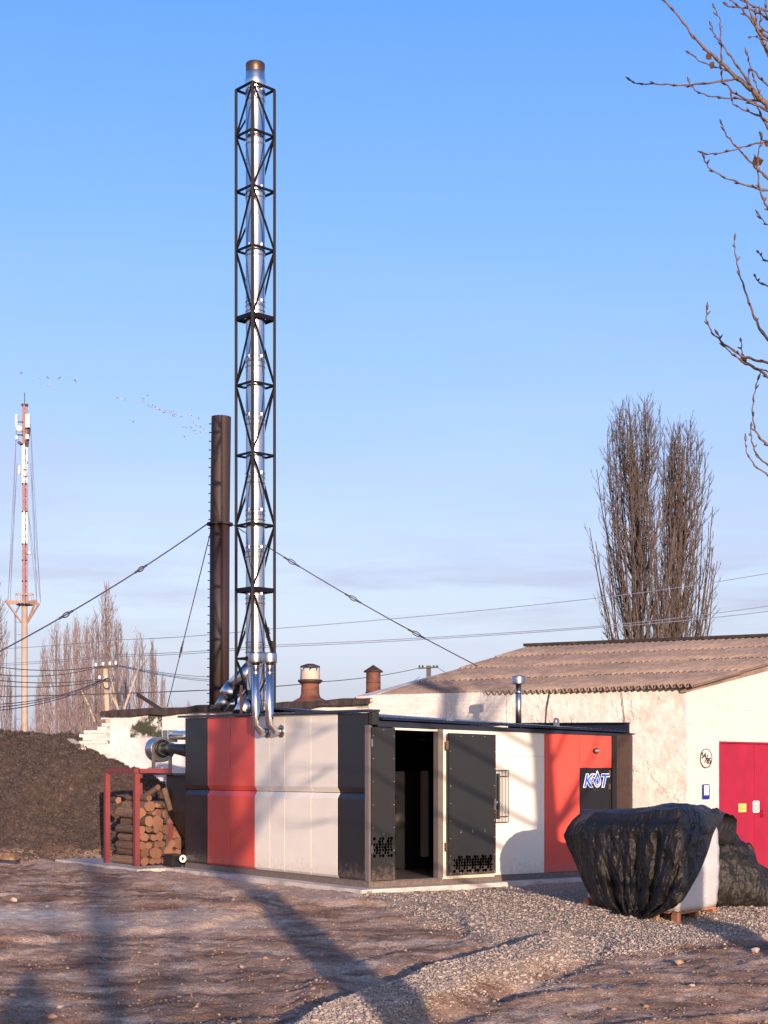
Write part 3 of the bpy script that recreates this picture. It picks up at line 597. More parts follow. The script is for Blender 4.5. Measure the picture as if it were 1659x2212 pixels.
# lamp, lifting eyes, pump
lampr = r_of(1287); lz = EYE - (1622 - CY) / FP * 24.7
mb = MB(); mb.lathe(CL(lampr, 0, lz), [(.07, 0), (.07, .02), (.055, .035)], 18, -UL); lamp = mb.build('bulkhead_lamp', m_darkm, cab)
for v in lamp.data.vertices: v.co.z = (wm_(cab).inverted() @ CL(lampr, 0, lz)).z + (v.co.z - (wm_(cab).inverted() @ CL(lampr, 0, lz)).z) * .62
mb = MB(); mb.lathe(CL(lampr, -.03, lz), [(.05, 0), (.045, .03), (.02, .045), (0.001, .048)], 14, -UL); o = mb.build('lens', m_lens, lamp)
for v in o.data.vertices: v.co.z = lz + (v.co.z - lz) * .6
for s in (-.02, .02):
    MB().bar(CL(lampr + s, -.08, lz - .03), CL(lampr + s, -.08, lz + .03), .005).build('guard_bar', m_darkm, lamp)
for x in (960.5, 1191.5):
    r = r_of(x); e = E(r)[0] + UZ * .034 + UL * .03; mb = MB(); pts = []; inner = []
    for k in range(13): a = math.pi * k / 12; pts.append((.058 * math.cos(a), .085 + .058 * math.sin(a))); inner.append((.027 * math.cos(a), .085 + .027 * math.sin(a)))
    for k in range(13, 24): a = math.pi * k / 12; inner.append((.027 * math.cos(a), .085 + .027 * math.sin(a)))
    outer = pts + [(-.058 - (k - 12) * 0, .085 - .085 * (k - 12) / 5.0) for k in range(13, 17)] + [(-.058 + .116 * k / 3.5, 0) for k in range(0, 4)] + [(.058, .085 * k / 4) for k in range(0, 4)]
    outer = pts + [(-.058, .05), (-.06, .02), (-.07, 0), (-.035, 0), (0, 0), (.035, 0), (.07, 0), (.06, .02), (.058, .05), (.058, .07), (.058, .08)]
    n = min(len(outer), len(inner)); vs = []
    for lo_ in (0, .014):
        for a, c in outer[:n]: vs.append(e + UR * a + UZ * c + UL * lo_)
        for a, c in inner[:n]: vs.append(e + UR * a + UZ * c + UL * lo_)
    fs = []
    for i in range(n):
        j = (i + 1) % n; fs += [(i, j, n + j, n + i), (2 * n + i, 3 * n + i, 3 * n + j, 2 * n + j), (i, 2 * n + i, 2 * n + j, j), (n + i, n + j, 3 * n + j, 3 * n + i)]
    mb.add(vs, fs); mb.box(e - UR * .075 - UL * .03 - UZ * .004, UR * .15, UL * .07, UZ * .014); mb.build('lifting_eye', m_galv, cab)
# twin air pipes rising from the long face, with caps and elbows
for x in (557, 587):
    lw = l_of(x + 21); zw = EYE - (1565 - CY) / FP * 24.4; st = .22; rd = .063
    pw = CL(0, lw, zw); pb = CL(-st, lw, zw - .0)
    tb = CL(-st, lw, zw + .02); top = EYE - (1431 - CY) / FP * tb.y
    p = MB().tube([CL(.005, lw, zw - .115), CL(-.115, lw, zw - .115), CL(-st, lw, zw - .01), CL(-st, lw, top)], rd, 20)
    pipe = p.build('air_pipe', m_chrome, cab)
    MB().lathe(CL(-st, lw, top - .01), [(rd, 0), (.112, .0), (.118, .02), (.118, .14), (.112, .16), (0, .165)], 24).build('cap', m_galv, pipe)
    MB().lathe(CL(-.002, lw, zw - .115), [(rd, .012), (.1, .01), (.1, 0)], 20, -UR).build('flange', m_galv, pipe)
    for zz in (top - .06, top - .16, zw + .12): MB().lathe(CL(-st, lw, zz), [(rd, -.012), (rd + .006, -.008), (rd + .006, .008), (rd, .012)], 20).build('clamp_band', m_galv, pipe)
# inside: boiler, valves, pale duct
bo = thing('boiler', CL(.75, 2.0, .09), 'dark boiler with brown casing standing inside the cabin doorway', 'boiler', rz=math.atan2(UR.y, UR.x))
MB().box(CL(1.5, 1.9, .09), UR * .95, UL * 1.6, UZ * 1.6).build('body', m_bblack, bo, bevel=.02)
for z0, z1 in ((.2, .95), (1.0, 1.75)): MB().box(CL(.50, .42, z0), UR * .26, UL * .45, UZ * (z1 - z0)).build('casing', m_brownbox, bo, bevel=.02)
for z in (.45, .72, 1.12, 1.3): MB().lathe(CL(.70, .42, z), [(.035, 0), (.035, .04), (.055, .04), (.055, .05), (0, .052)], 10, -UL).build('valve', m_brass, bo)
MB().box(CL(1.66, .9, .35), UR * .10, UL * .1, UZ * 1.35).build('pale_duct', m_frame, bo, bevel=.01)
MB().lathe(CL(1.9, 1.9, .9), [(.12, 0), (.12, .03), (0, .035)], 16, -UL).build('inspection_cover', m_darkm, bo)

# ------------------------------------------------------------------ small flue with cap on the roof
fz = 26.6; p = at(1120, 1575, fz); tp = at(1120, 1476, fz)
fl = thing('roof_flue', p, 'short galvanised flue with a drum cap above the cabin roof', 'flue')
MB().tube([p, tp], .052, 18).build('pipe', m_galv, fl)
MB().lathe(tp - UZ * .02, [(.052, 0), (.115, .0), (.118, .015), (.118, .13), (.112, .145), (0, .16)], 24).build('cap', m_galv, fl)
MB().lathe(tp - UZ * .16, [(.052, -.03), (.066, -.02), (.066, .03), (.052, .04)], 18).build('collar', m_galv, fl)

# ------------------------------------------------------------------ lattice tower and stainless flue
TZ = 27.0; hd = 41.5 * TZ / FP; tc_ = at(551.5, CY, TZ); tc_.z = 0
tw = thing('lattice_tower', (tc_.x, tc_.y, 2.6), 'tall black square lattice tower carrying the steel flue', 'tower')
cr_ = [Vector((tc_.x - .02, tc_.y - hd, 0)), Vector((tc_.x + hd, tc_.y, 0)), Vector((tc_.x + .02, tc_.y + hd, 0)), Vector((tc_.x - hd, tc_.y, 0))]
def zy(y, Zd=TZ): return EYE - (y - CY) / FP * Zd
LV = [zy(y, TZ - hd) for y in (176, 278, 399, 528, 677, 823, 976, 1129, 1271, 1420, 1530)]
for c_ in cr_: MB().bar(c_ + UZ * 2.55, c_ + UZ * LV[0], .05).build('post', m_lattice, tw, bevel=.004)
for i, z in enumerate(LV[:-1]):
    for k in range(4):
        th = .075 if i in (4, 8) else .034
        a, b = cr_[k] + UZ * z, cr_[(k + 1) % 4] + UZ * z
        MB().bar(a, b, .034, th).build('ring_bar', m_lattice, tw)
        z2 = LV[i + 1]
        flip = (i + k) % 2 == 0
        p0 = cr_[k] + UZ * (z if flip else z2); p1 = cr_[(k + 1) % 4] + UZ * (z2 if flip else z); d = (p1 - p0).normalized() * .04
        MB().bar(p0 + d, p1 - d, .026).build('brace', m_lattice, tw)
flue = thing('steel_flue', (tc_.x, tc_.y, 2.6), 'tall shiny stainless flue standing inside the lattice tower', 'flue')
FR = .172; c0 = Vector((tc_.x, tc_.y, 0)); seams = [zy(y) for y in (172, 205, 300, 415, 540, 660, 780, 905, 1030, 1110, 1190, 1290, 1395, 1425, 1520, 1560)]
for i in range(1, len(seams) - 1):
    MB().lathe(c0, [(FR - (.0 if i < 13 else 0), seams[i + 1] + .002), (FR + .003, seams[i + 1] + .03), (FR, seams[i + 1] + .05), (FR, seams[i] - .05), (FR + .003, seams[i] - .03), (FR, seams[i] - .002)], 40).build('flue_section', m_chrome, flue)
    mb = MB()
    for dz in (-.05, .03, .12): mb.lathe(c0 + UZ * (seams[i] - dz), [(FR, -.012), (FR + .007, -.008), (FR + .007, .008), (FR, .012)], 32)
    if i < 12:
        for a in (-2.2, -.9):
            q = c0 + Vector((math.cos(a) * FR, math.sin(a) * FR, seams[i] + .03)); mb.box(q, (.03, 0, 0), (0, -.012, 0), (0, 0, .05))
    mb.build('clamp_band', m_galv, flue)
MB().lathe(c0, [(FR, zy(205)), (FR, zy(190)), (FR + .012, zy(186)), (FR + .012, zy(174)), (FR - .0, zy(168)), (FR, zy(160)), (FR - .012, zy(157))], 40).build('collar', m_chrome, flue)
MB().lathe(c0, [(FR - .008, zy(158)), (FR - .004, zy(150)), (FR - .0, zy(140)), (FR - .01, zy(138)), (FR - .03, zy(139)), (FR - .04, zy(160)), (0, zy(160))], 40).build('heat_tinted_top', m_cap, flue)
# oblique branch pipes at the base
jt = c0 + UZ * zy(1438)
e1 = at(505, 1488, 27.2); e2 = at(490, 1508, 27.25)
MB().tube([jt, jt.lerp(e1, .45), e1], FR * .98, 24).build('branch_pipe', m_chrome, flue, fix=True)
MB().tube([e1.lerp(jt, .05), e2 + Vector((0, 0, .03))], [FR * 1.05, FR * .96], 24).build('branch_sleeve', m_chrome, flue)
MB().tube([e2, e2 + (e2 - e1).normalized() * .22], [.115, .11], 20).build('branch_cap', m_galv, flue)
MB().tube([at(541, 1500, 26.9), at(520, 1545, 26.6)], [.12, .15], 18).build('branch_pipe', m_chrome, flue)
MB().tube([at(545, 1485, 26.6), at(560, 1500, 26.5), at(566, 1545, 26.4)], .03, 10).build('branch_stay', m_darkm, flue)
MB().bar(at(521, 1480, 26.5), at(521, 1545, 26.5), .045).build('timber_prop', m_pal, flue)

# ------------------------------------------------------------------ black free-standing chimney with step pins and guys
CZ = 36.0; cb = at(473, 1540, CZ); cm_ = at(475, 1132, CZ); ct = at(478, 901, CZ)
ch = thing('steel_chimney', (cb.x, cb.y, 2.4), 'tall dark rusty brown steel chimney with step pins and guy cables', 'chimney')
MB().tube([Vector((cb.x, cb.y, 2.4)), cm_], 21.5 * CZ / FP, 28).build('lower_stack', m_chim, ch)
MB().tube([cm_, ct], 21.3 * CZ / FP, 28, caps=False).tube([ct - UZ * .3, ct - UZ * .29], .2, 20).build('upper_stack', m_chim, ch)
MB().lathe(cm_ - UZ * .03, [(.23, 0), (.31, .0), (.31, .05), (.23, .05)], 24).build('guy_collar', m_darkm, ch)
zz = 2.7
while zz < ct.z - .1:
    f = (zz - cb.z) / (ct.z - cb.z); x = cb.x + (ct.x - cb.x) * f
    MB().bar((x - .225, CZ, zz), (x - .29, CZ, zz), .02).build('step_pin', m_darkm, ch, fix=False); zz += .205
def cable(pts, r, name, m, parent=None, sag=0, knots=(), **k):
    mb = MB(); P = []
    for a, b in zip(pts[:-1], pts[1:]):
        for i in range(12): f = i / 12; q = Vector(a).lerp(Vector(b), f); P.append(q - UZ * sag * 4 * f * (1 - f))
    P.append(Vector(pts[-1])); mb.tube(P, r, 5, caps=False)
    for f in knots:
        q = P[min(int(f * (len(P) - 1)), len(P) - 2)]; d = (P[min(int(f * (len(P) - 1)), len(P) - 2) + 1] - q).normalized(); a, b = frame(d)
        ring = [q + d * .11 * math.cos(t) + b * .045 * math.sin(t) for t in np.linspace(0, 2 * math.pi, 11)]; mb.tube(ring, r * .9, 5, caps=False)
        mb.tube([q - d * .22, q - d * .11], r * 1.7, 5); mb.tube([q + d * .11, q + d * .22], r * 1.7, 5)
    return mb.build(name, m, parent, fix=False, **k)
cl = cm_ + Vector((-.3, 0, 0)); crr = cm_ + Vector((.28, 0, 0))
cable([cl, at(-40, 1428, 30)], .016, 'guy_cable', m_wire, ch, .12, (.37, .73))
cable([cm_ + Vector((-.2, .1, -.05)), at(361, 1527, 38.5)], .012, 'guy_cable', m_wire, ch, 0, (.7,))
cable([crr, at(1040, 1443, 34)], .013, 'guy_cable', m_wire, ch, .10, (.27, .54, .82))

# ------------------------------------------------------------------ big white building with corrugated roof
WC = Vector((5.43, 27.4, 0)); DL = Vector((-.885, .46, 0)).normalized(); DG = Vector((.70, .714, 0)).normalized()
NL = Vector((-DL.y, DL.x, 0)); NL = NL if NL.y < 0 else -NL; NG = Vector((DG.y, -DG.x, 0))
def tL(x): k = (x - CX) / FP; return (WC.x - k * WC.y) / (k * DL.y - DL.x)
def tG(x): k = (x - CX) / FP; return (WC.x - k * WC.y) / (k * DG.y - DG.x)
def onL(x, y, off=0): p = WC + DL * tL(x) + NL * off; return Vector((p.x, p.y, EYE - (y - CY) / FP * p.y))
def onG(x, y, off=0): p = WC + DG * tG(x) + NG * off; return Vector((p.x, p.y, EYE - (y - CY) / FP * p.y))
bb = thing('white_building', WC, 'long whitewashed brick building with a low corrugated grey brown roof', 'building')
EV = 3.22; tEnd = 6.45
def grid_wall(o, du, dv, n, nu, nv, amp, fs, seed, clip=None):
    U, V = np.meshgrid(np.linspace(0, du.length, nu), np.linspace(0, dv.length, nv)); D = amp * fbm(U * fs, V * fs, 6, seed, .6)
    D += amp * .9 * ss((fbm(U * fs * .8 + 5, V * fs * .8, 6, seed + 5, .65) - .16) / .05) + amp * .5 * fbm(U * fs * 5, V * fs * 5, 3, seed + 8)
    du_, dv_ = du.normalized(), dv.normalized(); mb = MB(); vs = []
    for j in range(nv):
        for i in range(nu): vs.append(o + du_ * U[j, i] + dv_ * V[j, i] + n * D[j, i])
    mb.add(vs, [(j * nu + i, j * nu + i + 1, (j + 1) * nu + i + 1, (j + 1) * nu + i) for j in range(nv - 1) for i in range(nu - 1)]); return mb
# structural walls behind, plaster face in front
mb = MB(); mb.box(WC - NL * .35 - UZ * .7, DL * tEnd, NL * .35, UZ * (EV + .68)); mb.build('wall', m_wash, bb)
mb = MB()
gl = 6.66
z_at = lambda t: EV + .0 + (4.44 - EV) * t / gl
gA = tG(1553); gz = onG(1553, 1601).z
mb.prism([WC - UZ * .7, WC + DG * gA - UZ * .7, WC + DG * gA + UZ * z_at(gA), WC + UZ * EV], -NG * .33)
mb.prism([WC + DG * gA + UZ * gz, WC + DG * (gA + 4) + UZ * gz, WC + DG * (gA + 4) + UZ * z_at(gA + 4), WC + DG * gA + UZ * z_at(gA)], -NG * .33)
mb.prism([WC + DG * (gA + 4) - UZ * .7, WC + DG * gl * 1.9 - UZ * .7, WC + DG * gl * 1.9 + UZ * 3.3, WC + DG * gl + UZ * 4.44, WC + DG * (gA + 4) + UZ * z_at(gA + 4)], -NG * .33)
mb.build('wall', m_wash, bb)
tb_ = tL(1095)
grid_wall(WC + NL * .012 + DL * .0 - UZ * .6, DL * tb_, UZ * (EV + .6), NL, 190, 190, .016, 3.2, 12).build('rough_plaster', m_wash2, bb)
# whitewashed bricks: gable wall and the left stretch of the long wall
mb = MB(); mb.box((0.003, 0, .003), (.244, 0, 0), (0, .03, 0), (0, 0, .071)); brick_me = mb.mesh('brick', m_wash, bevel=.003)
def dirM(p, d, n): 
    m = Matrix.Identity(4); y = -n
    for i in range(3): m[i][0] = d[i]; m[i][1] = y[i]; m[i][2] = UZ[i]; m[i][3] = p[i]
    return m
brs = []
for j in range(62):
    z = -.55 + j * .077; o = (j % 2) * .125
    for i in range(-1, 40):
        t = i * .25 + o
        if t < -.01 or t + .25 > 5.0 or z + .077 > z_at(t): continue
        if t + .25 > gA - .02 and z < gz + .02: continue
        brs.append((WC + DG * t + UZ * z + NG * (.006 + random.uniform(-.002, .005)), DG, NG))
for j in range(14):
    z = EV - .09 - j * .077; o = (j % 2) * .125
    for i in range(0, 13):
        t = tb_ + .03 + i * .25 + o
        if t + .25 > tEnd: continue
        p = WC + DL * (t + .25) + UZ * z + NL * (.006 + random.uniform(-.002, .006)); brs.append((p, -DL, NL))
def vis(b): p = b[0]; return -(1 if (p.x / p.y < .262 and p.z > -.3) else 0) * 1000 + p.y
brs.sort(key=vis)
for p, d, n in brs[:300]: inst('brick', brick_me, bb, dirM(p, d, n) @ Matrix.Rotation(random.uniform(-.008, .008), 4, 'Y'))
mb = MB()
for p, d, n in brs[300:]: mb.box(p, d * .246, -n * .03, UZ * .073)
mb.build('bricks', m_wash, bb, kind='stuff')
# corrugated roof sheets
A0 = at(812, 1507, 30.55); A1 = at(1503, 1481, 27.1); B0 = at(1145, 1398, 37.8); B1 = at(1865, 1370, 32.15)
def RP(u, v): return A0.lerp(A1, u).lerp(B0.lerp(B1, u), v)
def sheet_mesh(u0, u1, v0, v1, lift):
    nu = 56; mb = MB(); nrm = (A1 - A0).cross(B0 - A0).normalized(); vs = []
    for jj, v in enumerate((v0, (v0 + v1) / 2, v1)):
        for i in range(nu + 1):
            u = u0 + (u1 - u0) * i / nu; w = math.sin(i / nu * 2 * math.pi * 7) * .040
            vs.append(RP(u, v) + nrm * (w + lift * (1 - jj / 2)))
    k = nu + 1; n0 = len(vs); vs += [q - nrm * .011 for q in vs]
    fs = [(j * k + i, j * k + i + 1, (j + 1) * k + i + 1, (j + 1) * k + i) for j in range(2) for i in range(nu)]
    fs += [(n0 + j * k + i, n0 + (j + 1) * k + i, n0 + (j + 1) * k + i + 1, n0 + j * k + i + 1) for j in range(2) for i in range(nu)]
    fs += [(i, n0 + i, n0 + i + 1, i + 1) for i in range(nu)]
    mb.add(vs, fs, True); return mb
NC, NRW = 8, 4
for j in range(NRW):
    for i in range(NC):
        s = sheet_mesh(i / NC - .003, (i + 1) / NC + .003, j / NRW - .012 + random.uniform(-.004, .004), (j + 1) / NRW + .01, .018 + random.uniform(0, .012)); s.build('roof_sheet', m_asb, bb, fix=False)
rdl = (B1 - B0).normalized(); mb = MB(); mb.bar(B0 - rdl * .1 + UZ * .05, B1 + UZ * .05, .30, .07); mb.build('ridge_cap', m_bit, bb)
# far slope of the roof and rear/end walls
dback = Vector((.46, .885, 0)).normalized() * 8.4
mb = MB(); mb.prism([B0 + UZ * .01, B1 + UZ * .01, B1 + dback - UZ * 1.5, B0 + dback - UZ * 1.5], -UZ * .03); mb.build('rear_roof_slope', m_asb, bb)
wl0 = WC + DL * tEnd
mb = MB(); mb.prism([wl0 - UZ * .5, wl0 + UZ * (EV - .03), Vector((B0.x, B0.y, B0.z - .12)), Vector((B0.x, B0.y, -.5))], DL * .3); mb.build('end_wall', m_wash2, bb)
MB().prism([WC + DG * -.1 + NG * .05 + UZ * (EV - .12), WC + DG * 6.6 + NG * .05 + UZ * 4.34, WC + DG * 6.6 + NG * .05 + UZ * 4.46, WC + DG * -.1 + NG * .05 + UZ * (EV - .0)], -NG * .12).build('verge_board', m_asb, bb)
# hanging cables on the long wall
cable([onL(1190 , 1494, .05), onL(1183, 1530, .05), onL(1180, 1570, .05)], .012, 'wall_cable', m_darkm, bb)
cable([onL(1345, 1496, .06), onL(1352, 1560, .06)], .006, 'wall_cable', m_darkm, bb)
# crimson gate
gt = thing('gate', WC + DG * gA + UZ * -.42, 'crimson sheet steel gate in the white gable wall', 'gate')
for i in range(3):
    MB().box(WC + DG * (gA + .04 + i * 1.3) - NG * .10 - UZ * .45, DG * 1.29, NG * .04, UZ * (gz + .43)).build('leaf', m_gate, gt, bevel=.004)
mb = MB(); mb.box(WC + DG * (gA - .0) - NG * .12 - UZ * .45, DG * .04, NG * .13, UZ * (gz + .45)); mb.box(WC + DG * (gA + .04) - NG * .12 + UZ * (gz - .03), DG * 4, NG * .12, UZ * .03); mb.build('frame', m_gate, gt, bevel=.003)
mb = MB()
for zz in (-.1, .9, 1.7): mb.lathe(WC + DG * (gA + .05) - NG * .05 + UZ * zz, [(.02, 0), (.02, .14), (0, .14)], 8)
mb.build('hinge', m_gate, gt)
hx = onG(1648, 1765, -.05); mb = MB(); mb.box(hx, DG * .1, NG * .03, UZ * .14); mb.tube([hx + NG * .03 + UZ * .02, hx + NG * .07 + UZ * .02, hx + NG * .07 + UZ * .12, hx + NG * .03 + UZ * .12], .01, 6); mb.build('latch', m_gate, gt)
def sign(name, x0, x1, y0, y1, m, label, cat='sign', off=.012, th=.006, corner=.02):
    a = onG(x0, y1, off); b = onG(x1, y1, off); h = (onG(x0, y0, off).z - a.z); d = (b - a); d.z = 0; w = d.length; d.normalize()
    pts = []
    for cx_, cz_, s0 in ((w - corner, corner, -90), (w - corner, h - corner, 0), (corner, h - corner, 90), (corner, corner, 180)):
        for k in range(5): q = R(s0 + 22.5 * k); pts.append(a + d * (cx_ + corner * math.cos(q)) + UZ * (cz_ + corner * math.sin(q)))
    o = MB().prism(pts, NG * th).build(name, m, None, label, cat); return o, a, d, w, h
n0 = onG(1521.5, 1638, .04)
nb = thing('house_number', n0 - UZ * .17, 'round black ringed building number 54/85 painted on the gable', 'house number')
text_mesh('54', .15, m_ink, face_M(n0 + UZ * .045 - DG * .08, DG, NG), nb, 'digits'); text_mesh('85', .15, m_ink, face_M(n0 - UZ * .05 + DG * .09, DG, NG), nb, 'digits')
mb = MB(); ring = [n0 + DG * .19 * math.cos(q) + UZ * .17 * math.sin(q) for q in np.linspace(0, 2 * math.pi, 41)]; mb.tube(ring, .007, 5, caps=False); mb.build('ring', m_ink, nb)
MB().bar(n0 - DG * .05 - UZ * .08, n0 + DG * .06 + UZ * .07, .010).build('slash', m_ink, nb)
disc = [n0 - NG * .012 + DG * .185 * math.cos(q) + UZ * .165 * math.sin(q) for q in np.linspace(0, 2 * math.pi, 33)[:-1]]; MB().prism(disc, -NG * .02).build('ground_disc', m_wash, nb)
bs, a, d, w, h = sign('wall_plaque', 1514.3, 1528.4, 1694, 1726.6, m_blue, 'dark blue plaque with a white sheet on the gable wall', off=.04)
MB().box(a + d * w * .14 + UZ * h * .27 + NG * .007, d * w * .72, NG * .002, UZ * h * .66).build('notice_sheet', m_paper, bs)
mb = MB()
for i, (l0, l1) in enumerate(((.2, .8), (.3, .7), (.25, .75), (.22, .78), (.35, .65), (.25, .75), (.3, .7))): mb.box(a + d * w * l0 + UZ * h * (.84 - i * .075) + NG * .0095, d * w * (l1 - l0), NG * .001, UZ * h * .022)
mb.build('printed_lines', m_blue, bs)
ys_, a, d, w, h = sign('warning_sign', 1600, 1616.5, 1736, 1754.5, m_yel, 'small yellow printed sign on the crimson gate', off=-.05, corner=.006)
mb = MB()
for i in range(4): mb.box(a + d * w * (.15 + .05 * (i % 2)) + UZ * h * (.72 - i * .16) + NG * .007, d * w * (.7 - .1 * (i % 2)), NG * .001, UZ * h * .07)
mb.build('printed_lines', m_oink, ys_)
wsn, a, d, w, h = sign('no_smoking_sign', 1631, 1645, 1730, 1755.5, m_paper, 'white no smoking sign with a red ring on the crimson gate', off=-.05, corner=.03)
c_ = a + d * w * .5 + UZ * h * .55 + NG * .009; mb = MB(); mb.tube([c_ + d * w * .36 * math.cos(q) + UZ * w * .36 * math.sin(q) for q in np.linspace(0, 6.283, 25)], .006, 5, caps=False); mb.bar(c_ + (d - UZ) * w * .24, c_ - (d - UZ) * w * .24, .01, .004); mb.build('prohibition_ring', m_rink, wsn)
MB().bar(c_ - d * w * .2 - UZ * w * .05, c_ + d * w * .15 + UZ * w * .1, .02, .003).build('cigarette_symbol', m_ink, wsn)

# rusty sheet-steel cabinet between cabin and wall
rp = at(1333, 1745, 25.9); d_ = DG * -1
rs = thing('rusty_steel_cabinet', (rp.x, rp.y, -.2), 'narrow dark rusty sheet metal cabinet behind the cabin end', 'cabinet')
o0 = Vector((rp.x - .05, 25.9, -.2)); ht = zy(1587, 25.9) + .2
MB().box(o0, (.25, -.08, 0), (.1, .3, 0), UZ * ht).build('shell', m_capr, rs, bevel=.01)
mb = MB()
for i in range(9): mb.box(o0 + UZ * (.2 + i * .29) + Vector((-.005, -.012, 0)), (.262, -.083, 0), (0, .012, 0), UZ * .03)
mb.build('rib', m_capr, rs)
MB().box(o0 + Vector((-.02, -.03, ht)), (.30, -.09, 0), (.1, .3, 0), UZ * .025).build('top_plate', m_capr, rs)

# ------------------------------------------------------------------ low building behind the cabin
lb0 = WC + DL * (tEnd + .01); t1 = tL(238); lbl = t1 - tEnd
low = thing('low_outbuilding', lb0, 'low whitewashed outbuilding with a flat black bitumen roof and damp stains', 'building')
zt = lambda t: 3.10 - (t - tEnd) * .022
mb = MB(); mb.prism([lb0 - UZ * .4, WC + DL * t1 - UZ * .4, WC + DL * t1 + UZ * zt(t1), lb0 + UZ * zt(tEnd)], -NL * .3); mb.build('wall', m_wash3, low)
grid_wall(WC + DL * (tEnd + .02) + NL * .01 + UZ * .2, DL * (lbl - .02), UZ * (zt(t1) - .22), NL, 220, 70, .012, 2.5, 33).build('rough_plaster', m_wash3, low)
sa, sb = tL(352), tL(283)
mb = grid_wall(WC + DL * sa + NL * .025 + UZ * 2.42, DL * (sb - sa), UZ * .5, NL, 40, 26, .012, 5, 35); mb.build('damp_stain', m_moss, low)
mb = MB(); ww = -NL * 5
mb.box(WC + DL * (t1 - .3) - NL * 5.0 - UZ * .4, DL * .3, NL * 4.7, UZ * (zt(t1) + .38)); mb.build('end_wall', m_wash3, low)
# sagging bitumen roof
NU = 90; vs = []; fs = []
for j, off in enumerate((.16, .12, -2, -5)):
    for i in range(NU + 1):
        t = tEnd - .1 + (lbl + .25) * i / NU; base = zt(t) + .05 + .025 * vnoise(np.array([t * 2.3]), np.array([j * 1.7]), 4)[0] + (.10 if j == 2 else 0)
        if j == 0: base -= .07
        vs.append(WC + DL * t + NL * (off + .012 * math.sin(i * 1.7)) + UZ * base)
k = NU + 1
mb = MB(); mb.add(vs + [v - UZ * .07 for v in vs], [(j * k + i, j * k + i + 1, (j + 1) * k + i + 1, (j + 1) * k + i) for j in range(3) for i in range(NU)] + [(4 * k + j * k + i, 4 * k + (j + 1) * k + i, 4 * k + (j + 1) * k + i + 1, 4 * k + j * k + i + 1) for j in range(3) for i in range(NU)] + [(i, 4 * k + i, 4 * k + i + 1, i + 1) for i in range(NU)]); mb.build('roof', m_bit, low, fix=False)
# vents on it
VZ = 33.0
def vent_thing(x, label): p = at(x, 1520, VZ); return thing('roof_vent', (p.x, p.y, zy(1518, VZ)), label, 'roof vent', 'rusty vents on the flat roof')
v1 = vent_thing(670, 'rusty round roof vent with a pale octagonal hood'); p = at(670, 0, VZ); u = VZ / FP
C0 = lambda y: Vector((p.x, p.y, zy(y, VZ)))
MB().lathe(C0(CY) - UZ * EYE, [(r * u, zy(y, VZ)) for r, y in ((46, 1524), (38, 1515), (23, 1507), (20, 1500), (19, 1476))], 24).build('stack', m_rust, v1)
MB().lathe(C0(CY) - UZ * EYE, [(u * 21, zy(1477, VZ)), (u * 27, zy(1472, VZ)), (u * 26, zy(1468.5, VZ)), (u * 10, zy(1468, VZ))], 16).build('skirt_plate', m_capr, v1)
MB().lathe(C0(CY) - UZ * EYE, [(u * 21, zy(1468, VZ)), (u * 21.5, zy(1466, VZ)), (u * 20.5, zy(1447, VZ))], 8).build('hood', m_pale, v1)
mb = MB()
for a in range(8): q = R(45 * a); o_ = Vector((math.cos(q), math.sin(q), 0)) * u * 20; mb.bar(C0(1450) + o_, C0(1439) + o_, .02)
mb.build('hood_struts', m_capr, v1)
MB().lathe(C0(CY) - UZ * EYE, [(u * 22, zy(1441.5, VZ)), (u * 22, zy(1439, VZ)), (u * 8, zy(1434, VZ)), (0, zy(1433.5, VZ))], 10).build('hood_lid', m_capr, v1)
v2 = vent_thing(806, 'rusty square roof vent with a pointed pyramid cap'); p = at(806.5, 0, VZ)
MB().lathe(C0(CY) - UZ * EYE, [(r * u, zy(y, VZ)) for r, y in ((48, 1512), (34, 1503), (16, 1499), (15.5, 1451))], 20).build('stack', m_rust, v2)
MB().lathe(C0(CY) - UZ * EYE, [(u * 16, zy(1452.5, VZ)), (u * 24, zy(1452, VZ)), (u * 23.5, zy(1450, VZ)), (0, zy(1436, VZ))], 6).build('pyramid_cap', m_capr, v2)
MB().lathe(C0(CY) - UZ * EYE, [(u * 16.6, zy(1499.5, VZ)), (u * 17.6, zy(1496, VZ)), (u * 16, zy(1494, VZ))], 20).build('band', m_capr, v2)
MB().lathe(C0(CY) - UZ * EYE, [(u * 15.6, zy(1476, VZ)), (u * 16.4, zy(1475, VZ)), (u * 15.6, zy(1474, VZ))], 20).build('band', m_capr, v2)
# ruined brick wall stepping down to the heap
rw = thing('ruined_brick_wall', WC + DL * t1, 'broken whitewashed brick wall stepping down to the earth heap', 'wall')
mb = MB(); mb.box((0.006, 0, .001), (.238, 0, 0), (0, .12, 0), (0, 0, .074)); bm2 = mb.mesh('brick', m_wash, bevel=.006)
t2 = tL(160)
for j in range(16):
    z = 1.9 + j * .077
    for i in range(16):
        t = t1 + i * .25 + (j % 2) * .125
        ztp = 2.88 - (t - t1) / (t2 - t1) * .62 + .05 * math.sin(t * 9)
        if z + .077 > ztp or t > t2 + .6: continue
        inst('brick', bm2, rw, dirM(WC + DL * (t + .25) + UZ * z + NL * random.uniform(-.025, .015), -DL, NL) @ Matrix.Rotation(random.uniform(-.03, .03), 4, 'Y'))
MB().prism([WC + DL * t1 - UZ * .2 - NL * .02, WC + DL * (t2 + .5) - UZ * .2 - NL * .02, WC + DL * (t2 + .5) + UZ * 2.1 - NL * .02, WC + DL * t1 + UZ * 2.3 - NL * .02], -NL * .2).build('core', m_wash3, rw)
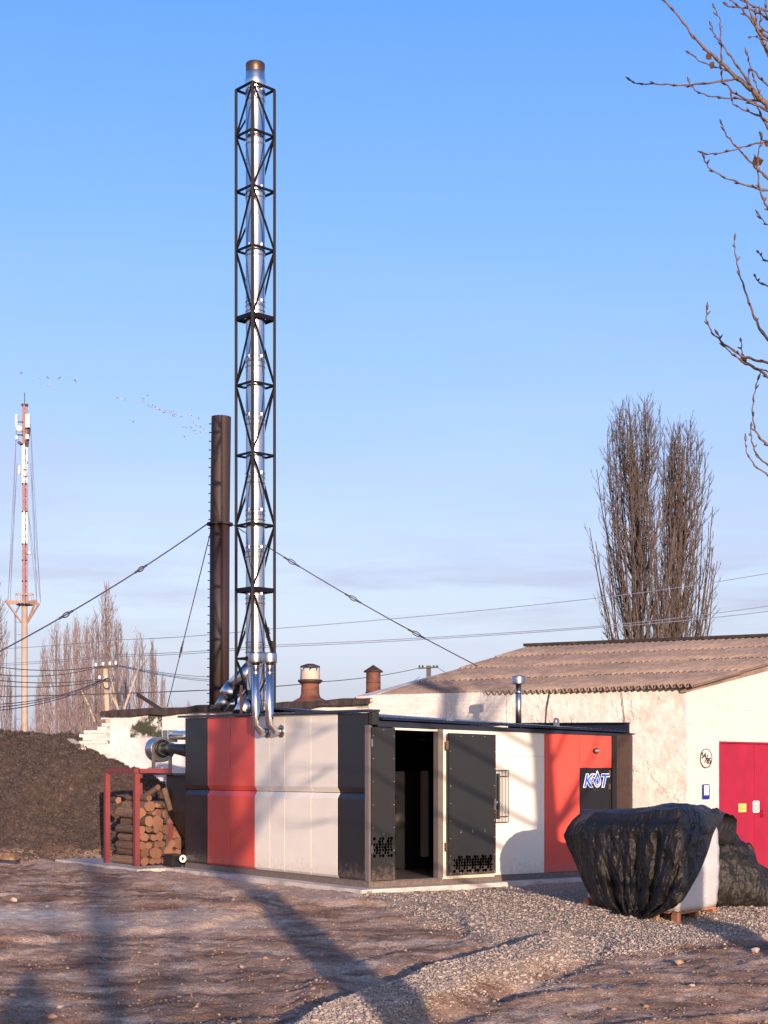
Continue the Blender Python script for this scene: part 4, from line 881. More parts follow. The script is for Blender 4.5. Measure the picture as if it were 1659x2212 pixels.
# tilted beam lying on the roof and broken board at the heap
MB().bar(at(297, 1500, 35), at(345, 1531, 34.6), .07).build('loose_beam', m_capr, None, 'short dark beam leaning over the outbuilding roof edge', 'beam')
p = at(160, 1606, 33); MB().bar(at(152, 1598, 33.6), at(178, 1618, 32.9), .16, .05).build('broken_board', m_pale, None, 'pale broken board lying on the crest of the earth heap', 'board', bevel=.005)
p0, p1 = at(-20, 1846, 28.6), at(37, 1853, 28.4)
MB().bar(Vector((p0.x, p0.y, .12)), Vector((p1.x, p1.y, .10)), .16, .13).build('timber_baulk', m_bark, None, 'weathered timber baulk at the foot of the heap on the left', 'timber', bevel=.01)

# ------------------------------------------------------------------ red oxide rack and fire wood
rk = thing('steel_rack', CL(-.5, 7.2, 0), 'open red oxide steel frame around the firewood', 'rack', rz=math.atan2(UR.y, UR.x))
fr0, fr1, fl0, fl1, fh = -.5, .16, 6.62, 7.86, 1.70
for r in (fr0, fr1):
    for l_ in (fl0, fl1): MB().box(CL(r - .047, l_ - .047, -.008), UR * .094, UL * .094, UZ * (fh - .04)).build('post', m_ofr, rk, bevel=.006)
for a, b in ((CL(fr0, fl0, fh), CL(fr0, fl1, fh)), (CL(fr1, fl0, fh), CL(fr1, fl1, fh)), (CL(fr0 + .05, fl0, fh), CL(fr1 - .05, fl0, fh)), (CL(fr0 + .05, fl1, fh), CL(fr1 - .05, fl1, fh))):
    MB().bar(a, b, .092, .08).build('rail', m_ofr, rk, bevel=.006)
# one bark mesh and one end mesh per variant, each log a thing with its cut end as a part
def log_mesh(seed):
    rg = np.random.default_rng(seed); n = 14; mb = MB(); vs = []; ph_ = rg.uniform(0, 6.28, 4); K = 9
    for i in range(K):
        y = i / (K - 1); bx, bz = .12 * math.sin(3 * y + ph_[0]), .12 * math.sin(2.5 * y + ph_[1])
        for k_ in range(n):
            a = 2 * math.pi * k_ / n; r = 1 + .09 * math.sin(2 * a + ph_[2]) + .05 * math.sin(5 * a + ph_[3]) + rg.uniform(-.06, .06)
            vs.append((bx + r * math.cos(a), y, bz + r * math.sin(a)))
    mb.add(vs, [(i * n + k_, i * n + (k_ + 1) % n, (i + 1) * n + (k_ + 1) % n, (i + 1) * n + k_) for i in range(K - 1) for k_ in range(n)], True)
    ends = []
    for row, yy_ in ((0, -.004), (K - 1, 1.004)):
        e = MB(); ring = [vs[row * n + k_] for k_ in range(n)]; cx_ = sum(v[0] for v in ring) / n; cz_ = sum(v[2] for v in ring) / n
        e.add([(cx_, yy_, cz_)] + [(cx_ + (v[0] - cx_) * 1.0, yy_ + (.002 if row == 0 else -.002), cz_ + (v[2] - cz_) * 1.0) for v in ring], [(0, 1 + k_, 1 + (k_ + 1) % n) for k_ in range(n)]); ends.append(e.mesh('cut_end', m_end))
    return mb.mesh('bark', m_bark), ends
LOGM = [log_mesh(i) for i in range(5)]
def put_log(p, d, r, ln, label):
    me, ends = random.choice(LOGM); d = d.normalized(); a, b = frame(d); m = Matrix.Identity(4)
    spin = random.uniform(0, 6.28); a2 = a * math.cos(spin) + b * math.sin(spin); b2 = a2.cross(d)
    for i in range(3): m[i][0] = a2[i] * r; m[i][1] = d[i] * ln; m[i][2] = b2[i] * r; m[i][3] = p[i]
    o = inst('log', me, None, m, label, 'log', 'logs stacked in the rack')
    for e in ends: inst('cut_end', e, o, m)
z = .075; row = 0
while z < 1.13:
    r = -.40 + (row % 2) * .07 + max(0, row - 4) * .03 + random.uniform(-.02, .02); rmax = .85 - row * .04; first = True; rads = []
    while r < rmax:
        rad = random.choice([.048, .06, .075, .09, .108]) * random.uniform(.9, 1.1) * (1 if row < 6 else .85)
        ln = random.uniform(.95, 1.18); lst = 6.60 + random.uniform(-.05, .09) + (random.uniform(0, .2) if row > 5 else 0)
        yaw = random.uniform(-.05, .05)
        dd = UL + UR * yaw + UZ * random.uniform(-.03, .03)
        lab = ('frontmost log of the %s layer of the firewood stack, its bark side facing the yard' % ['bottom', 'second', 'third', 'fourth', 'fifth', 'sixth', 'seventh', 'eighth', 'ninth'][min(row, 8)]) if first else 'round sawn log in the %s layer of the firewood stack, behind its frontmost log' % ['bottom', 'second', 'third', 'fourth', 'fifth', 'sixth', 'seventh', 'eighth', 'ninth'][min(row, 8)]
        put_log(CL(r + rad * .3, lst, z + random.uniform(-.01, .012)), dd, rad, ln, lab); r += rad * 2.02; first = False
    z += .142; row += 1
put_log(CL(-.1, 6.55, 1.40), UL * 1.0 - UZ * .38 - UR * .12, .05, .95, 'crooked log sloping down across the top of the firewood stack')
put_log(CL(.0, 6.52, 1.38), -UZ * 1.0 - UL * .3 + UR * .2, .05, .42, 'short log standing on end at the top right of the stack')
put_log(CL(-.18, 6.75, 1.20), UL + UR * -.05, .055, .8, 'thin log lying just under the sloping one at the stack top')
put_log(CL(-.35, 7.95, 1.16), -UL - UR * .25, .055, .6, 'log poking out to the left from the stack top with a yellow end')

# ------------------------------------------------------------------ fuel hopper, blower, pump
hp = thing('fuel_hopper', CL(.4, 6.1, 0), 'black tapered fuel hopper on legs between firewood and cabin', 'hopper', rz=math.atan2(UR.y, UR.x))
T0 = [CL(.08, 5.80, 1.62), CL(1.1, 5.80, 1.62), CL(1.1, 6.62, 1.62), CL(.08, 6.62, 1.62)]; T1 = [CL(.08, 5.80, .95), CL(1.1, 5.80, .95), CL(1.1, 6.55, .95), CL(.08, 6.55, .95)]; T2 = [CL(.3, 5.80, .28), CL(.7, 5.80, .28), CL(.7, 6.0, .28), CL(.3, 6.0, .28)]
mb = MB(); mb.add(T0 + T1, [(0, 1, 2, 3), (4, 7, 6, 5)] + [(i, (i + 1) % 4, 4 + (i + 1) % 4, 4 + i) for i in range(4)]); mb.build('bin', m_bblack, hp, bevel=.01)
mb = MB(); mb.add([v - UZ * .003 for v in T1] + T2, [(0, 1, 2, 3), (4, 7, 6, 5)] + [(i, (i + 1) % 4, 4 + (i + 1) % 4, 4 + i) for i in range(4)]); mb.build('cone', m_bblack, hp)
mb = MB(); mb.box(CL(0, 5.8, 1.625), UR * 1.15, UL * 1.35, UZ * .03); mb.build('top_plate', m_darkm, hp)
for r, l_ in ((.1, 6.6), (1.05, 6.6)): MB().bar(CL(r, l_, 0), CL(r, l_, 1.6), .04).build('leg', m_bblack, hp)
bl = thing('blower_fan', CL(.3, 7.0, 1.66), 'grey snail shaped blower fan on the black plate beside the cabin', 'fan', rz=math.atan2(UR.y, UR.x))
bc = at(351, 1617, 27.9); ax = (-UL * .93 + UR * .05).normalized(); ua = UR; ub = UZ
def scroll(a): return .20 + .07 * (a / (2 * math.pi))
pf = []; 
for k in range(33):
    a = 2 * math.pi * k / 32; rr_ = scroll(a); pf.append(bc + ua * rr_ * math.cos(a + .6) + ub * rr_ * math.sin(a + .6))
mb = MB(); mb.prism(pf[:-1], -ax * .24); mb.build('scroll_case', m_galv, bl, bevel=.006)
MB().lathe(bc + ax * .002, [(.165, 0), (.165, .02), (.135, .03), (.115, .02), (.115, -.02), (0, -.02)], 24, ax).build('inlet_flange', m_bblack, bl)
mb = MB(); 
for k in range(10): a = 2 * math.pi * k / 10; mb.lathe(bc + ax * .02 + ua * .137 * math.cos(a) + ub * .137 * math.sin(a), [(.007, 0), (.007, .01), (0, .012)], 6, ax)
mb.build('flange_bolts', m_galv, bl)
MB().tube([bc + ax * .02, bc + ax * .35, CL(.25, 5.95, 2.05), CL(.35, 5.8, 2.0)], [.085, .085, .13, .15], 18).build('inlet_duct', m_bblack, bl)
MB().box(bc + ub * .12 + ua * .12 - ax * .22, ua * .2, ax * .2, ub * .22).build('outlet_box', m_galv, bl, bevel=.005)
MB().tube([bc + ub * .25 + ua * .2 + ax * .0, CL(.4, 6.0, 2.33), CL(.45, 5.85, 2.33)], .085, 16).build('foil_duct', m_chrome, bl)
for s in (-.2, .14):
    MB().prism([bc + ua * s - ub * .1 - ax * .02, bc + ua * (s + .07) - ub * .1 - ax * .02, bc + ua * (s + .07) + ub * (1.655 - bc.z) - ax * .02, bc + ua * s + ub * (1.655 - bc.z) - ax * .02], -ax * .015).build('foot', m_galv, bl)
pm = thing('pump_unit', CL(-.02, 6.1, 0), 'small black pump box on the slab beside the cabin corner', 'pump', rz=math.atan2(UR.y, UR.x))
MB().box(CL(-.14, 5.92, .0), UR * .2, UL * .34, UZ * .20).build('casing', m_bblack, pm, bevel=.02)
MB().box(CL(-.15, 5.9, .2), UR * .22, UL * .38, UZ * .02).build('lid', m_darkm, pm, bevel=.004)
MB().tube([CL(-.06, 5.92, .13), CL(-.06, 5.70, .15)], .022, 10).build('shaft', m_darkm, pm)
MB().lathe(CL(-.06, 5.69, .155), [(.03, -.01), (.03, .0), (.065, .0), (.07, .012), (.06, .02), (.035, .02)], 20, -UL).build('white_ring', m_paper, pm)

# ------------------------------------------------------------------ pallets, wrapped bag, tarpaulins
F = Vector((3.57, 18.5, 0)); UA = Vector((-.476, .88, 0)).normalized(); UB = Vector((.59, .806, 0)).normalized(); NA = Vector((-UA.y, UA.x, 0)) * 1.0; NB = Vector((UB.y, -UB.x, 0))
if NA.y > 0: NA = -NA
def pallet(o, d1_, d2_, l1, l2, label):
    zb = Hs(o.x, o.y) + .0; t_ = thing('pallet', Vector((o.x, o.y, zb)), label, 'pallet', 'wooden pallets under the covered load')
    for i in range(3):
        for j in range(3):
            MB().box(o + d1_ * ((l1 - .12) * i / 2) + d2_ * ((l2 - .1) * j / 2) + UZ * (zb + .018), d1_ * .12, d2_ * .1, UZ * .085).build('block', m_pal, t_, bevel=.003)
    for i in range(3): MB().box(o + d1_ * ((l1 - .12) * i / 2) + UZ * (zb - .01), d1_ * .12, d2_ * l2, UZ * .027).build('plank', m_pal, t_)
    for i in range(6): MB().box(o + d1_ * ((l1 - .1) * i / 5) + UZ * (zb + .105), d1_ * .1, d2_ * l2, UZ * .022).build('plank', m_pal, t_)
    return zb + .127
pz = pallet(F + NA * .02, UA, UB, .94, 1.12, 'wooden pallet under the white wrapped bag, nearest the yard')
pz = pallet(F + UA * .99 + NA * .02, UA, UB, .94, 1.12, 'wooden pallet mostly hidden beneath the black tarpaulin')
zb0 = Hs(F.x, F.y) + .13
def bag(o, la, lb, z0, z1, label):
    n = 12; mb = MB(); NVv = 14; ring = []
    for j in range(NVv + 1):
        f = j / NVv; z = z0 + (z1 - z0) * f; shr = 1 - .035 * abs(2 * f - 1) ** 4 + .012 * math.sin(j * 2.1)
        bl_ = .025 * math.sin(math.pi * f); pts = []
        for s in range(4):
            for k in range(n):
                g = k / n; e = .04 * math.sin(math.pi * g) * (1 + .3 * math.sin(j * 1.3)) + bl_
                if s == 0: q = (g * la, -e)
                elif s == 1: q = (la + e, g * lb)
                elif s == 2: q = ((1 - g) * la, lb + e)
                else: q = (-e, (1 - g) * lb)
                q = ((q[0] - la / 2) * shr + la / 2, (q[1] - lb / 2) * shr + lb / 2)
                pts.append(o + UA * q[0] + UB * q[1] + UZ * z + (UB * .02 * f))
        ring.append(pts)
    m_ = 4 * n; vs = [p for rg in ring for p in rg]
    mb.add(vs, [(j * m_ + k, j * m_ + (k + 1) % m_, (j + 1) * m_ + (k + 1) % m_, (j + 1) * m_ + k) for j in range(NVv) for k in range(m_)] + [tuple(range(m_))[::-1], tuple(NVv * m_ + k for k in range(m_))], True)
    return mb.build('wrapped_bag', m_bag, None, label, 'bag', 'white wrapped bags on pallets', loc=o + UZ * z0)
bag(F + UA * .03 + UB * .04, .90, 1.14, zb0, 1.0, 'white film wrapped bag with its bare corner showing beside the tarpaulin')
bag(F + UA * 1.02 + UB * .04, .88, 1.04, zb0, 1.02, 'white film wrapped bag almost fully hidden under the left of the tarpaulin')
# tarpaulin: front drape following the load, bulging left, gathered at the foot
def cover_depth(k):
    a = (F.y + F.x * 1.849) / (1 + 1.849 * k); b = (F.y - F.x * 1.366) / (1 - 1.366 * k); return .5 * (a + b + np.sqrt((a - b) ** 2 + .02))
rowsY = [1757, 1768, 1785, 1803, 1830, 1860, 1890, 1920, 1945, 1962, 1975, 1984]
rowsL = [1250, 1238, 1226, 1217, 1226, 1240, 1252, 1266, 1280, 1300, 1318, 1318]
rowsR = [1566, 1562, 1548, 1540, 1532, 1521, 1508, 1492, 1476, 1452, 1425, 1410]
NU, NV = 260, 150
vv = np.linspace(0, 1, NV); yv = np.interp(vv, np.linspace(0, 1, 12), rowsY); uu = np.linspace(0, 1, NU)
UU, VV = np.meshgrid(uu, vv); YV = np.interp(VV, np.linspace(0, 1, 12), rowsY)
YV = YV + np.where(VV < .12, -10 * np.exp(-((UU - .6) / .2) ** 2) * (1 - VV / .12), 0) + 4 * (1 - VV) * (fbm(UU * 5, VV * 0 + 1., 3, 4))
Lx = np.interp(VV, np.linspace(0, 1, 12), rowsL); Rx = np.interp(VV, np.linspace(0, 1, 12), rowsR)
XV = Lx + (Rx - Lx) * UU + 1.5 * fbm(UU * 8, VV * 5, 3, 8) * np.where((UU > .02) & (UU < .98), 1, 1)
K = (XV - CX) / FP; D = cover_depth(K)
# folds fan out from the top rim and converge on the gathered foot
ang = UU + .10 * fbm(UU * 2.5, VV * 2.2, 3, 14)
fold = .05 * np.sin(ang * 9 + 2 * fbm(UU * 3, VV * 1.5, 3, 3)) + .07 * (1 - np.abs(fbm(UU * 7 + VV * 2, VV * 3.2 - UU * 2, 4, 24)) * 2.2) - .035 * np.abs(fbm(UU * 20, VV * 7, 3, 29)) - .035 * np.abs(fbm(UU * 15 + VV * 6, VV * 17 - UU * 5, 3, 39))
wv = .055 * fbm(UU * 2.5, VV * 2.6, 4, 88, .6)
fold = fold + .07 * (.4 - np.abs(fbm(UU * 8 + 5 * wv, VV * 3.0 + UU * 3, 5, 140, .66))) * ss(VV * 4) + .12 * ss((VV - .7) / .3) * (.3 - np.abs(fbm(UU * 9, VV * 3, 3, 150)))
for u_, d_, w_ in ((.20, .20, .030), (.33, .05, .014), (.455, .07, .034), (.52, .05, .012), (.64, .13, .026), (.70, .05, .012), (.83, .08, .018)):
    fold = fold - d_ * np.exp(-((UU + wv - (u_ + (.46 - u_) * .22 * VV)) / (w_ * (.6 + .9 * VV))) ** 2) * ss(VV * 2.6 - 1.3 * ((u_ * 37.7) % 1))
amp = ss(VV * 4) * (1 - .2 * VV)
bulge = .10 + .13 * np.sin(np.pi * np.clip(VV * 1.05, 0, 1)) + .1 * VV - .10 * ss((.12 - UU) / .12) * 3 * .0
D = D - bulge - fold * amp
D = D + .35 * ss((.10 - UU) / .10) * (1 - VV * .7)            # left edge turns back round the corner
D = np.where(VV > .9, D - .25 * ss((VV - .9) / .1) + .1 * fbm(UU * 9, VV * 9, 3, 55), D)
ZT = EYE - (YV - CY) / FP * D; XT = K * D
gz_ = H(XT, D) + .012 + .03 * np.abs(fbm(UU * 12, VV * 20, 3, 61)); ZT = np.maximum(ZT, gz_)
# top surface behind the rim
NT = 40; tops = []
rim = np.stack([XT[0], D[0], ZT[0]], -1)
for j in range(1, NT + 1):
    f = j / NT; back = np.array([UB.x, UB.y, 0]) * 1.0
    leftness = np.clip((F.x - rim[:, 0]) / .95, -0.6, 1.2)
    dep = 1.15
    q = rim + f * dep * np.array([UB.x * .75 + UA.x * .25, UB.y * .75 + UA.y * .25, 0])[None]
    bump = .012 * np.sin(f * np.pi) - .11 * f * ss((uu - .72) / .28) + .045 * fbm(q[:, 0] * 2.5, q[:, 1] * 2.5, 4, 70)
    crown = .03 * np.exp(-((uu - .62) / .13) ** 2) * np.exp(-((f - .6) / .3) ** 2)
    q[:, 2] = rim[:, 2] + bump + crown + .03 * ss(f * 5); q[:, 0] -= (uu < .05) * 0; tops.append(q)
# far skirt dropping behind
for j in range(1, 5): q = tops[NT - 1].copy(); q[:, 2] -= .10 * j; q[:, 1] += .02 * j; tops.append(q)
allr = [np.stack([XT[j], D[j], ZT[j]], -1) for j in range(NV)][::-1] + tops
P_ = np.concatenate(allr); NR = len(allr)
idx = np.arange(NR * NU).reshape(NR, NU); q4 = np.stack([idx[:-1, :-1], idx[:-1, 1:], idx[1:, 1:], idx[1:, :-1]], -1).reshape(-1, 4)
def npmesh(name, P, Q, m, label, cat, group=None, thick=.006):
    c = Vector(P.mean(0)); c.z = P[:, 2].min(); me = bpy.data.meshes.new(name); me.from_pydata([tuple(v) for v in (P - np.array(c))], [], [tuple(int(i) for i in f) for f in Q]); me.polygons.foreach_set('use_smooth', [True] * len(Q)); me.materials.append(m); me.update()
    o = inst(name, me, None, Matrix.Translation(c), label, cat, group)
    s = o.modifiers.new('thick', 'SOLIDIFY'); s.thickness = thick; s.offset = -1; return o
npmesh('tarpaulin', P_, q4, m_tarp, 'black plastic tarpaulin draped over the bagged load on pallets', 'tarpaulin')
# second tarpaulin: rumpled heap behind on the right
NU2, NV2 = 150, 110; U2, V2 = np.meshgrid(np.linspace(0, 1, NU2), np.linspace(0, 1, NV2))
# footprint runs from behind the bag to beyond the right edge
xg = 4.15 + U2 * 2.9; yg = 20.0 + V2 * 2.4 + .3 * U2
prof = np.interp(U2 + .02 * fbm(U2 * 3, V2 * 6, 3, 93), [0, .19, .225, .265, .285, .31, .36, .5, .65, .85, 1], [1.12, 1.12, 1.0, .88, .72, .50, .42, .36, .30, .24, 0])
cross = np.sin(np.pi * np.clip(V2 * 1.0, 0, 1)) ** .35
rp_ = 1 + .22 * fbm(U2 * 9 + V2 * 3, V2 * 4, 5, 81, .6) - .3 * np.abs(fbm(U2 * 5 + 3, V2 * 6, 3, 83)) + .12 * np.sin(V2 * 17 + 6 * fbm(U2 * 3, V2 * 3, 3, 9)) 
zg = H(xg, yg) + .01 + prof * cross * rp_ * (1 - ss((U2 - .97) / .03))
xg = xg + .08 * fbm(U2 * 7, V2 * 7, 3, 91)
idx = np.arange(NU2 * NV2).reshape(NV2, NU2); q4 = np.stack([idx[:-1, :-1], idx[:-1, 1:], idx[1:, 1:], idx[1:, :-1]], -1).reshape(-1, 4)
npmesh('tarpaulin', np.stack([xg, yg, zg], -1).reshape(-1, 3), q4, m_tarp, 'crumpled black tarpaulin heap on the ground before the crimson gate', 'tarpaulin')

# ------------------------------------------------------------------ trees
def branchy(mb, p, d, ln, r, n=3, seg=3, upc=.3, wig=.08):
    """one tapering shoot, returns its points"""
    pts = [p]; q = p; dd = d.normalized()
    for i in range(seg):
        dd = (dd + UZ * upc / seg + Vector((random.uniform(-wig, wig), random.uniform(-wig, wig), random.uniform(-wig, wig)))).normalized()
        q = q + dd * ln / seg; pts.append(q)
    mb.tube(pts, [r * (1 - .75 * i / seg) for i in range(seg + 1)], n, caps=False, smooth=False); return pts, dd
def poplar(Hh, Rr, base, nprim, nsec, ntw, env, trunk_r, twr=.012, seed=1, skew=0, lead=1):
    """fastigiate crown: long leaders rising beside the stem, each with ascending shoots and twigs"""
    random.seed(seed); tr = MB(); br = MB(); tws = MB()
    stem = [Vector((skew * (i / 10) ** .8 + random.uniform(-.06, .06) * i / 5, random.uniform(-.06, .06) * i / 5, Hh * .93 * i / 10)) for i in range(11)]
    tr.tube(stem, [trunk_r * (1 - .93 * i / 10) + .012 for i in range(11)], 8)
    for i in range(nprim):
        f0 = base + (.80 - base) * (i / nprim) ** .9; a = i * 2.4 + random.uniform(-.5, .5)
        z0 = f0 * Hh; k = int(f0 / .93 * 10); s = stem[min(k, 9)].lerp(stem[min(k + 1, 10)], f0 / .93 * 10 - k)
        out = Vector((math.cos(a), math.sin(a), 0)); f1 = min(random.uniform(.93, 1.0), f0 + random.uniform(.22, .62) * (1.15 - f0 * .6)); 
        tgt = Vector((skew * f1 ** .8, 0, f1 * Hh)) + out * (np.interp(f1, *env) * Rr * random.uniform(.1, 1.0) ** .55)
        mid = s.lerp(tgt, .4) + out * .34 * Rr * random.uniform(.5, 1.2) - UZ * .02 * Hh
        pts = []; M_ = 9
        for j in range(M_ + 1):
            u_ = j / M_; pts.append(s * (1 - u_) ** 2 + mid * 2 * u_ * (1 - u_) + tgt * u_ * u_ + Vector((random.uniform(-.04, .04), random.uniform(-.04, .04), 0)) * (j > 0))
        r0 = trunk_r * .17 * (1.15 - f0)
        br.tube(pts, [r0 * (1 - .85 * j / M_) + .006 for j in range(M_ + 1)], 4, caps=False, smooth=False)
        for s_ in range(nsec):
            u_ = .12 + .86 * (s_ + random.random()) / nsec; j = min(int(u_ * M_), M_ - 1); p = pts[j].lerp(pts[j + 1], u_ * M_ - j); dr = (pts[j + 1] - pts[j]).normalized()
            aa = random.uniform(0, 6.28); sd_ = Vector((math.cos(aa), math.sin(aa), 0)) + out * .3
            ln = random.uniform(.5, 1.0) * (.35 + Rr * .33) * (1.15 - .5 * u_)
            q, d2 = branchy(tws, p, dr + sd_ * random.uniform(.5, 1.05), ln, twr * 1.4, 3, 3, .6, .14)
            for t_ in range(ntw):
                w = random.uniform(.15, 1); jj = min(int(w * 3), 2); pp = q[jj].lerp(q[jj + 1], w * 3 - jj)
                branchy(tws, pp, (q[jj + 1] - q[jj]).normalized() + Vector((random.uniform(-.7, .7), random.uniform(-.7, .7), random.uniform(-.1, .3))), ln * random.uniform(.25, .55), twr, 3, 2, .5, .15)
    return tr, br, tws
ENV1 = ([0, .1, .25, .45, .65, .8, .92, 1], [.6, .92, 1, 1, .95, .84, .66, .25])
def put_tree(name, parts, x, y, sc, label, cat, group, rz=0, sz=1, mats=None):
    if isinstance(x, Vector): p = x
    else: p = Vector((x, y, -.3))
    t_ = thing(name, p, label, cat, group, rz); M4 = wm_(t_) @ Matrix.Diagonal((sc, sc, sc * sz, 1))
    for nm, me in parts: 
        o = inst(nm, me, t_, M4)
        if nm == 'twigs': o['kind'] = 'stuff'
    return t_
ZP = 60.0
def tree_meshes(args, mb_, mt_):
    tr, br, tw_ = poplar(**args); return [('trunk', tr.mesh('trunk', mb_, fix=False)), ('branches', br.mesh('branches', mb_, fix=False)), ('twigs', tw_.mesh('twigs', mt_, fix=False))]
big1 = tree_meshes(dict(Hh=16.8, Rr=2.1, base=.06, nprim=98, nsec=15, ntw=5, env=ENV1, trunk_r=.32, twr=.0095, seed=11, skew=-.6), m_barkb, m_twig)
big2 = tree_meshes(dict(Hh=16.0, Rr=1.72, base=.06, nprim=92, nsec=15, ntw=5, env=ENV1, trunk_r=.34, twr=.0095, seed=23, skew=.55), m_barkb, m_twig)
px = lambda x, Zd: (x - CX) / FP * Zd
put_tree('poplar_tree', big1, px(1398, ZP), ZP, 1, 'left of the two tall bare poplars behind the corrugated roof', 'tree', 'bare poplars behind the corrugated roof')
put_tree('poplar_tree', big2, px(1466, ZP), ZP + 2, 1.02, 'right of the two tall bare poplars behind the corrugated roof', 'tree', 'bare poplars behind the corrugated roof')
ENV2 = ([0, .15, .35, .6, .8, .93, 1], [.5, .85, 1, .85, .6, .3, .05])
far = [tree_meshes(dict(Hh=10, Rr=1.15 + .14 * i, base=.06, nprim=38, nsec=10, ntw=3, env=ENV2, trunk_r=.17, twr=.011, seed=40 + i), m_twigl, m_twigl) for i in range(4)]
ZF = 85.0
FAR = [(-8, 1255, 1.5), (20, 1440, .9), (97, 1380, 1.0), (122, 1340, 1.1), (145, 1345, 1.05), (165, 1325, 1.1), (188, 1330, 1.05), (207, 1318, 1.1), (232, 1256, 1.35), (255, 1330, 1.2), (272, 1390, 1.0), (300, 1362, 1.25), (330, 1378, 1.2), (352, 1450, .9), (82, 1460, .85), (135, 1440, .9), (215, 1420, 1.0), (178, 1420, 1.0)]
for i, (x, ytop, wf) in enumerate(FAR):
    Zd = ZF + (i % 5) * 3 - 4; hgt = EYE + .3 + (CY - ytop) / FP * Zd
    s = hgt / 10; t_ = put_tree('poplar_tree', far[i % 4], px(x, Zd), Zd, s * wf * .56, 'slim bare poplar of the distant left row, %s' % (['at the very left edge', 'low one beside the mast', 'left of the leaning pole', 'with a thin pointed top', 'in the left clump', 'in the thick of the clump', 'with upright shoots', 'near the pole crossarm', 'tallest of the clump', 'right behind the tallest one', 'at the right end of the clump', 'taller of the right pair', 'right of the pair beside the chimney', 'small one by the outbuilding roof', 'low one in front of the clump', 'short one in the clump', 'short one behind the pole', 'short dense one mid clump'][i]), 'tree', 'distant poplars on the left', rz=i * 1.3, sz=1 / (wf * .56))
# bare shrubs and brush at their feet
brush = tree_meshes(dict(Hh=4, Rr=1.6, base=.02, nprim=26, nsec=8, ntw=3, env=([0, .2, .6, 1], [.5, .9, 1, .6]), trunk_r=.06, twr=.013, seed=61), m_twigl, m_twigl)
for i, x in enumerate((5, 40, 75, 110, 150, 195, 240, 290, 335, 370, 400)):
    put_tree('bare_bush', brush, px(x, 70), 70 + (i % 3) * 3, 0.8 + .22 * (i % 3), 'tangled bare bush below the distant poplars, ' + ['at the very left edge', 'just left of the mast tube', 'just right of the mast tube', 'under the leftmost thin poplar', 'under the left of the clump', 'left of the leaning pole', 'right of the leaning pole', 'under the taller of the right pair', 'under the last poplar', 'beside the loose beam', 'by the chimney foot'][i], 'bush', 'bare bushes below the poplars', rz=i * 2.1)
random.seed(5)
# pale forked tree in front of the clump
ft = MB(); b0 = Vector((px(262, 48), 48, .5))
for pts, r in (([(262, 1620), (261, 1570), (256, 1535), (248, 1505)], .07), ([(261, 1560), (272, 1520), (290, 1470), (300, 1440)], .05), ([(256, 1535), (240, 1500), (225, 1470)], .04), ([(205, 1560), (190, 1520), (175, 1490)], .04), ([(248, 1505), (243, 1480), (246, 1450)], .03)):
    ft.tube([at(x, y, 48) for x, y in pts], [r, r * .8, r * .6, r * .3][:len(pts)], 6)
tag(ft.build('forked_tree', m_pole), 'pale forked bare tree standing before the poplar clump', 'tree')

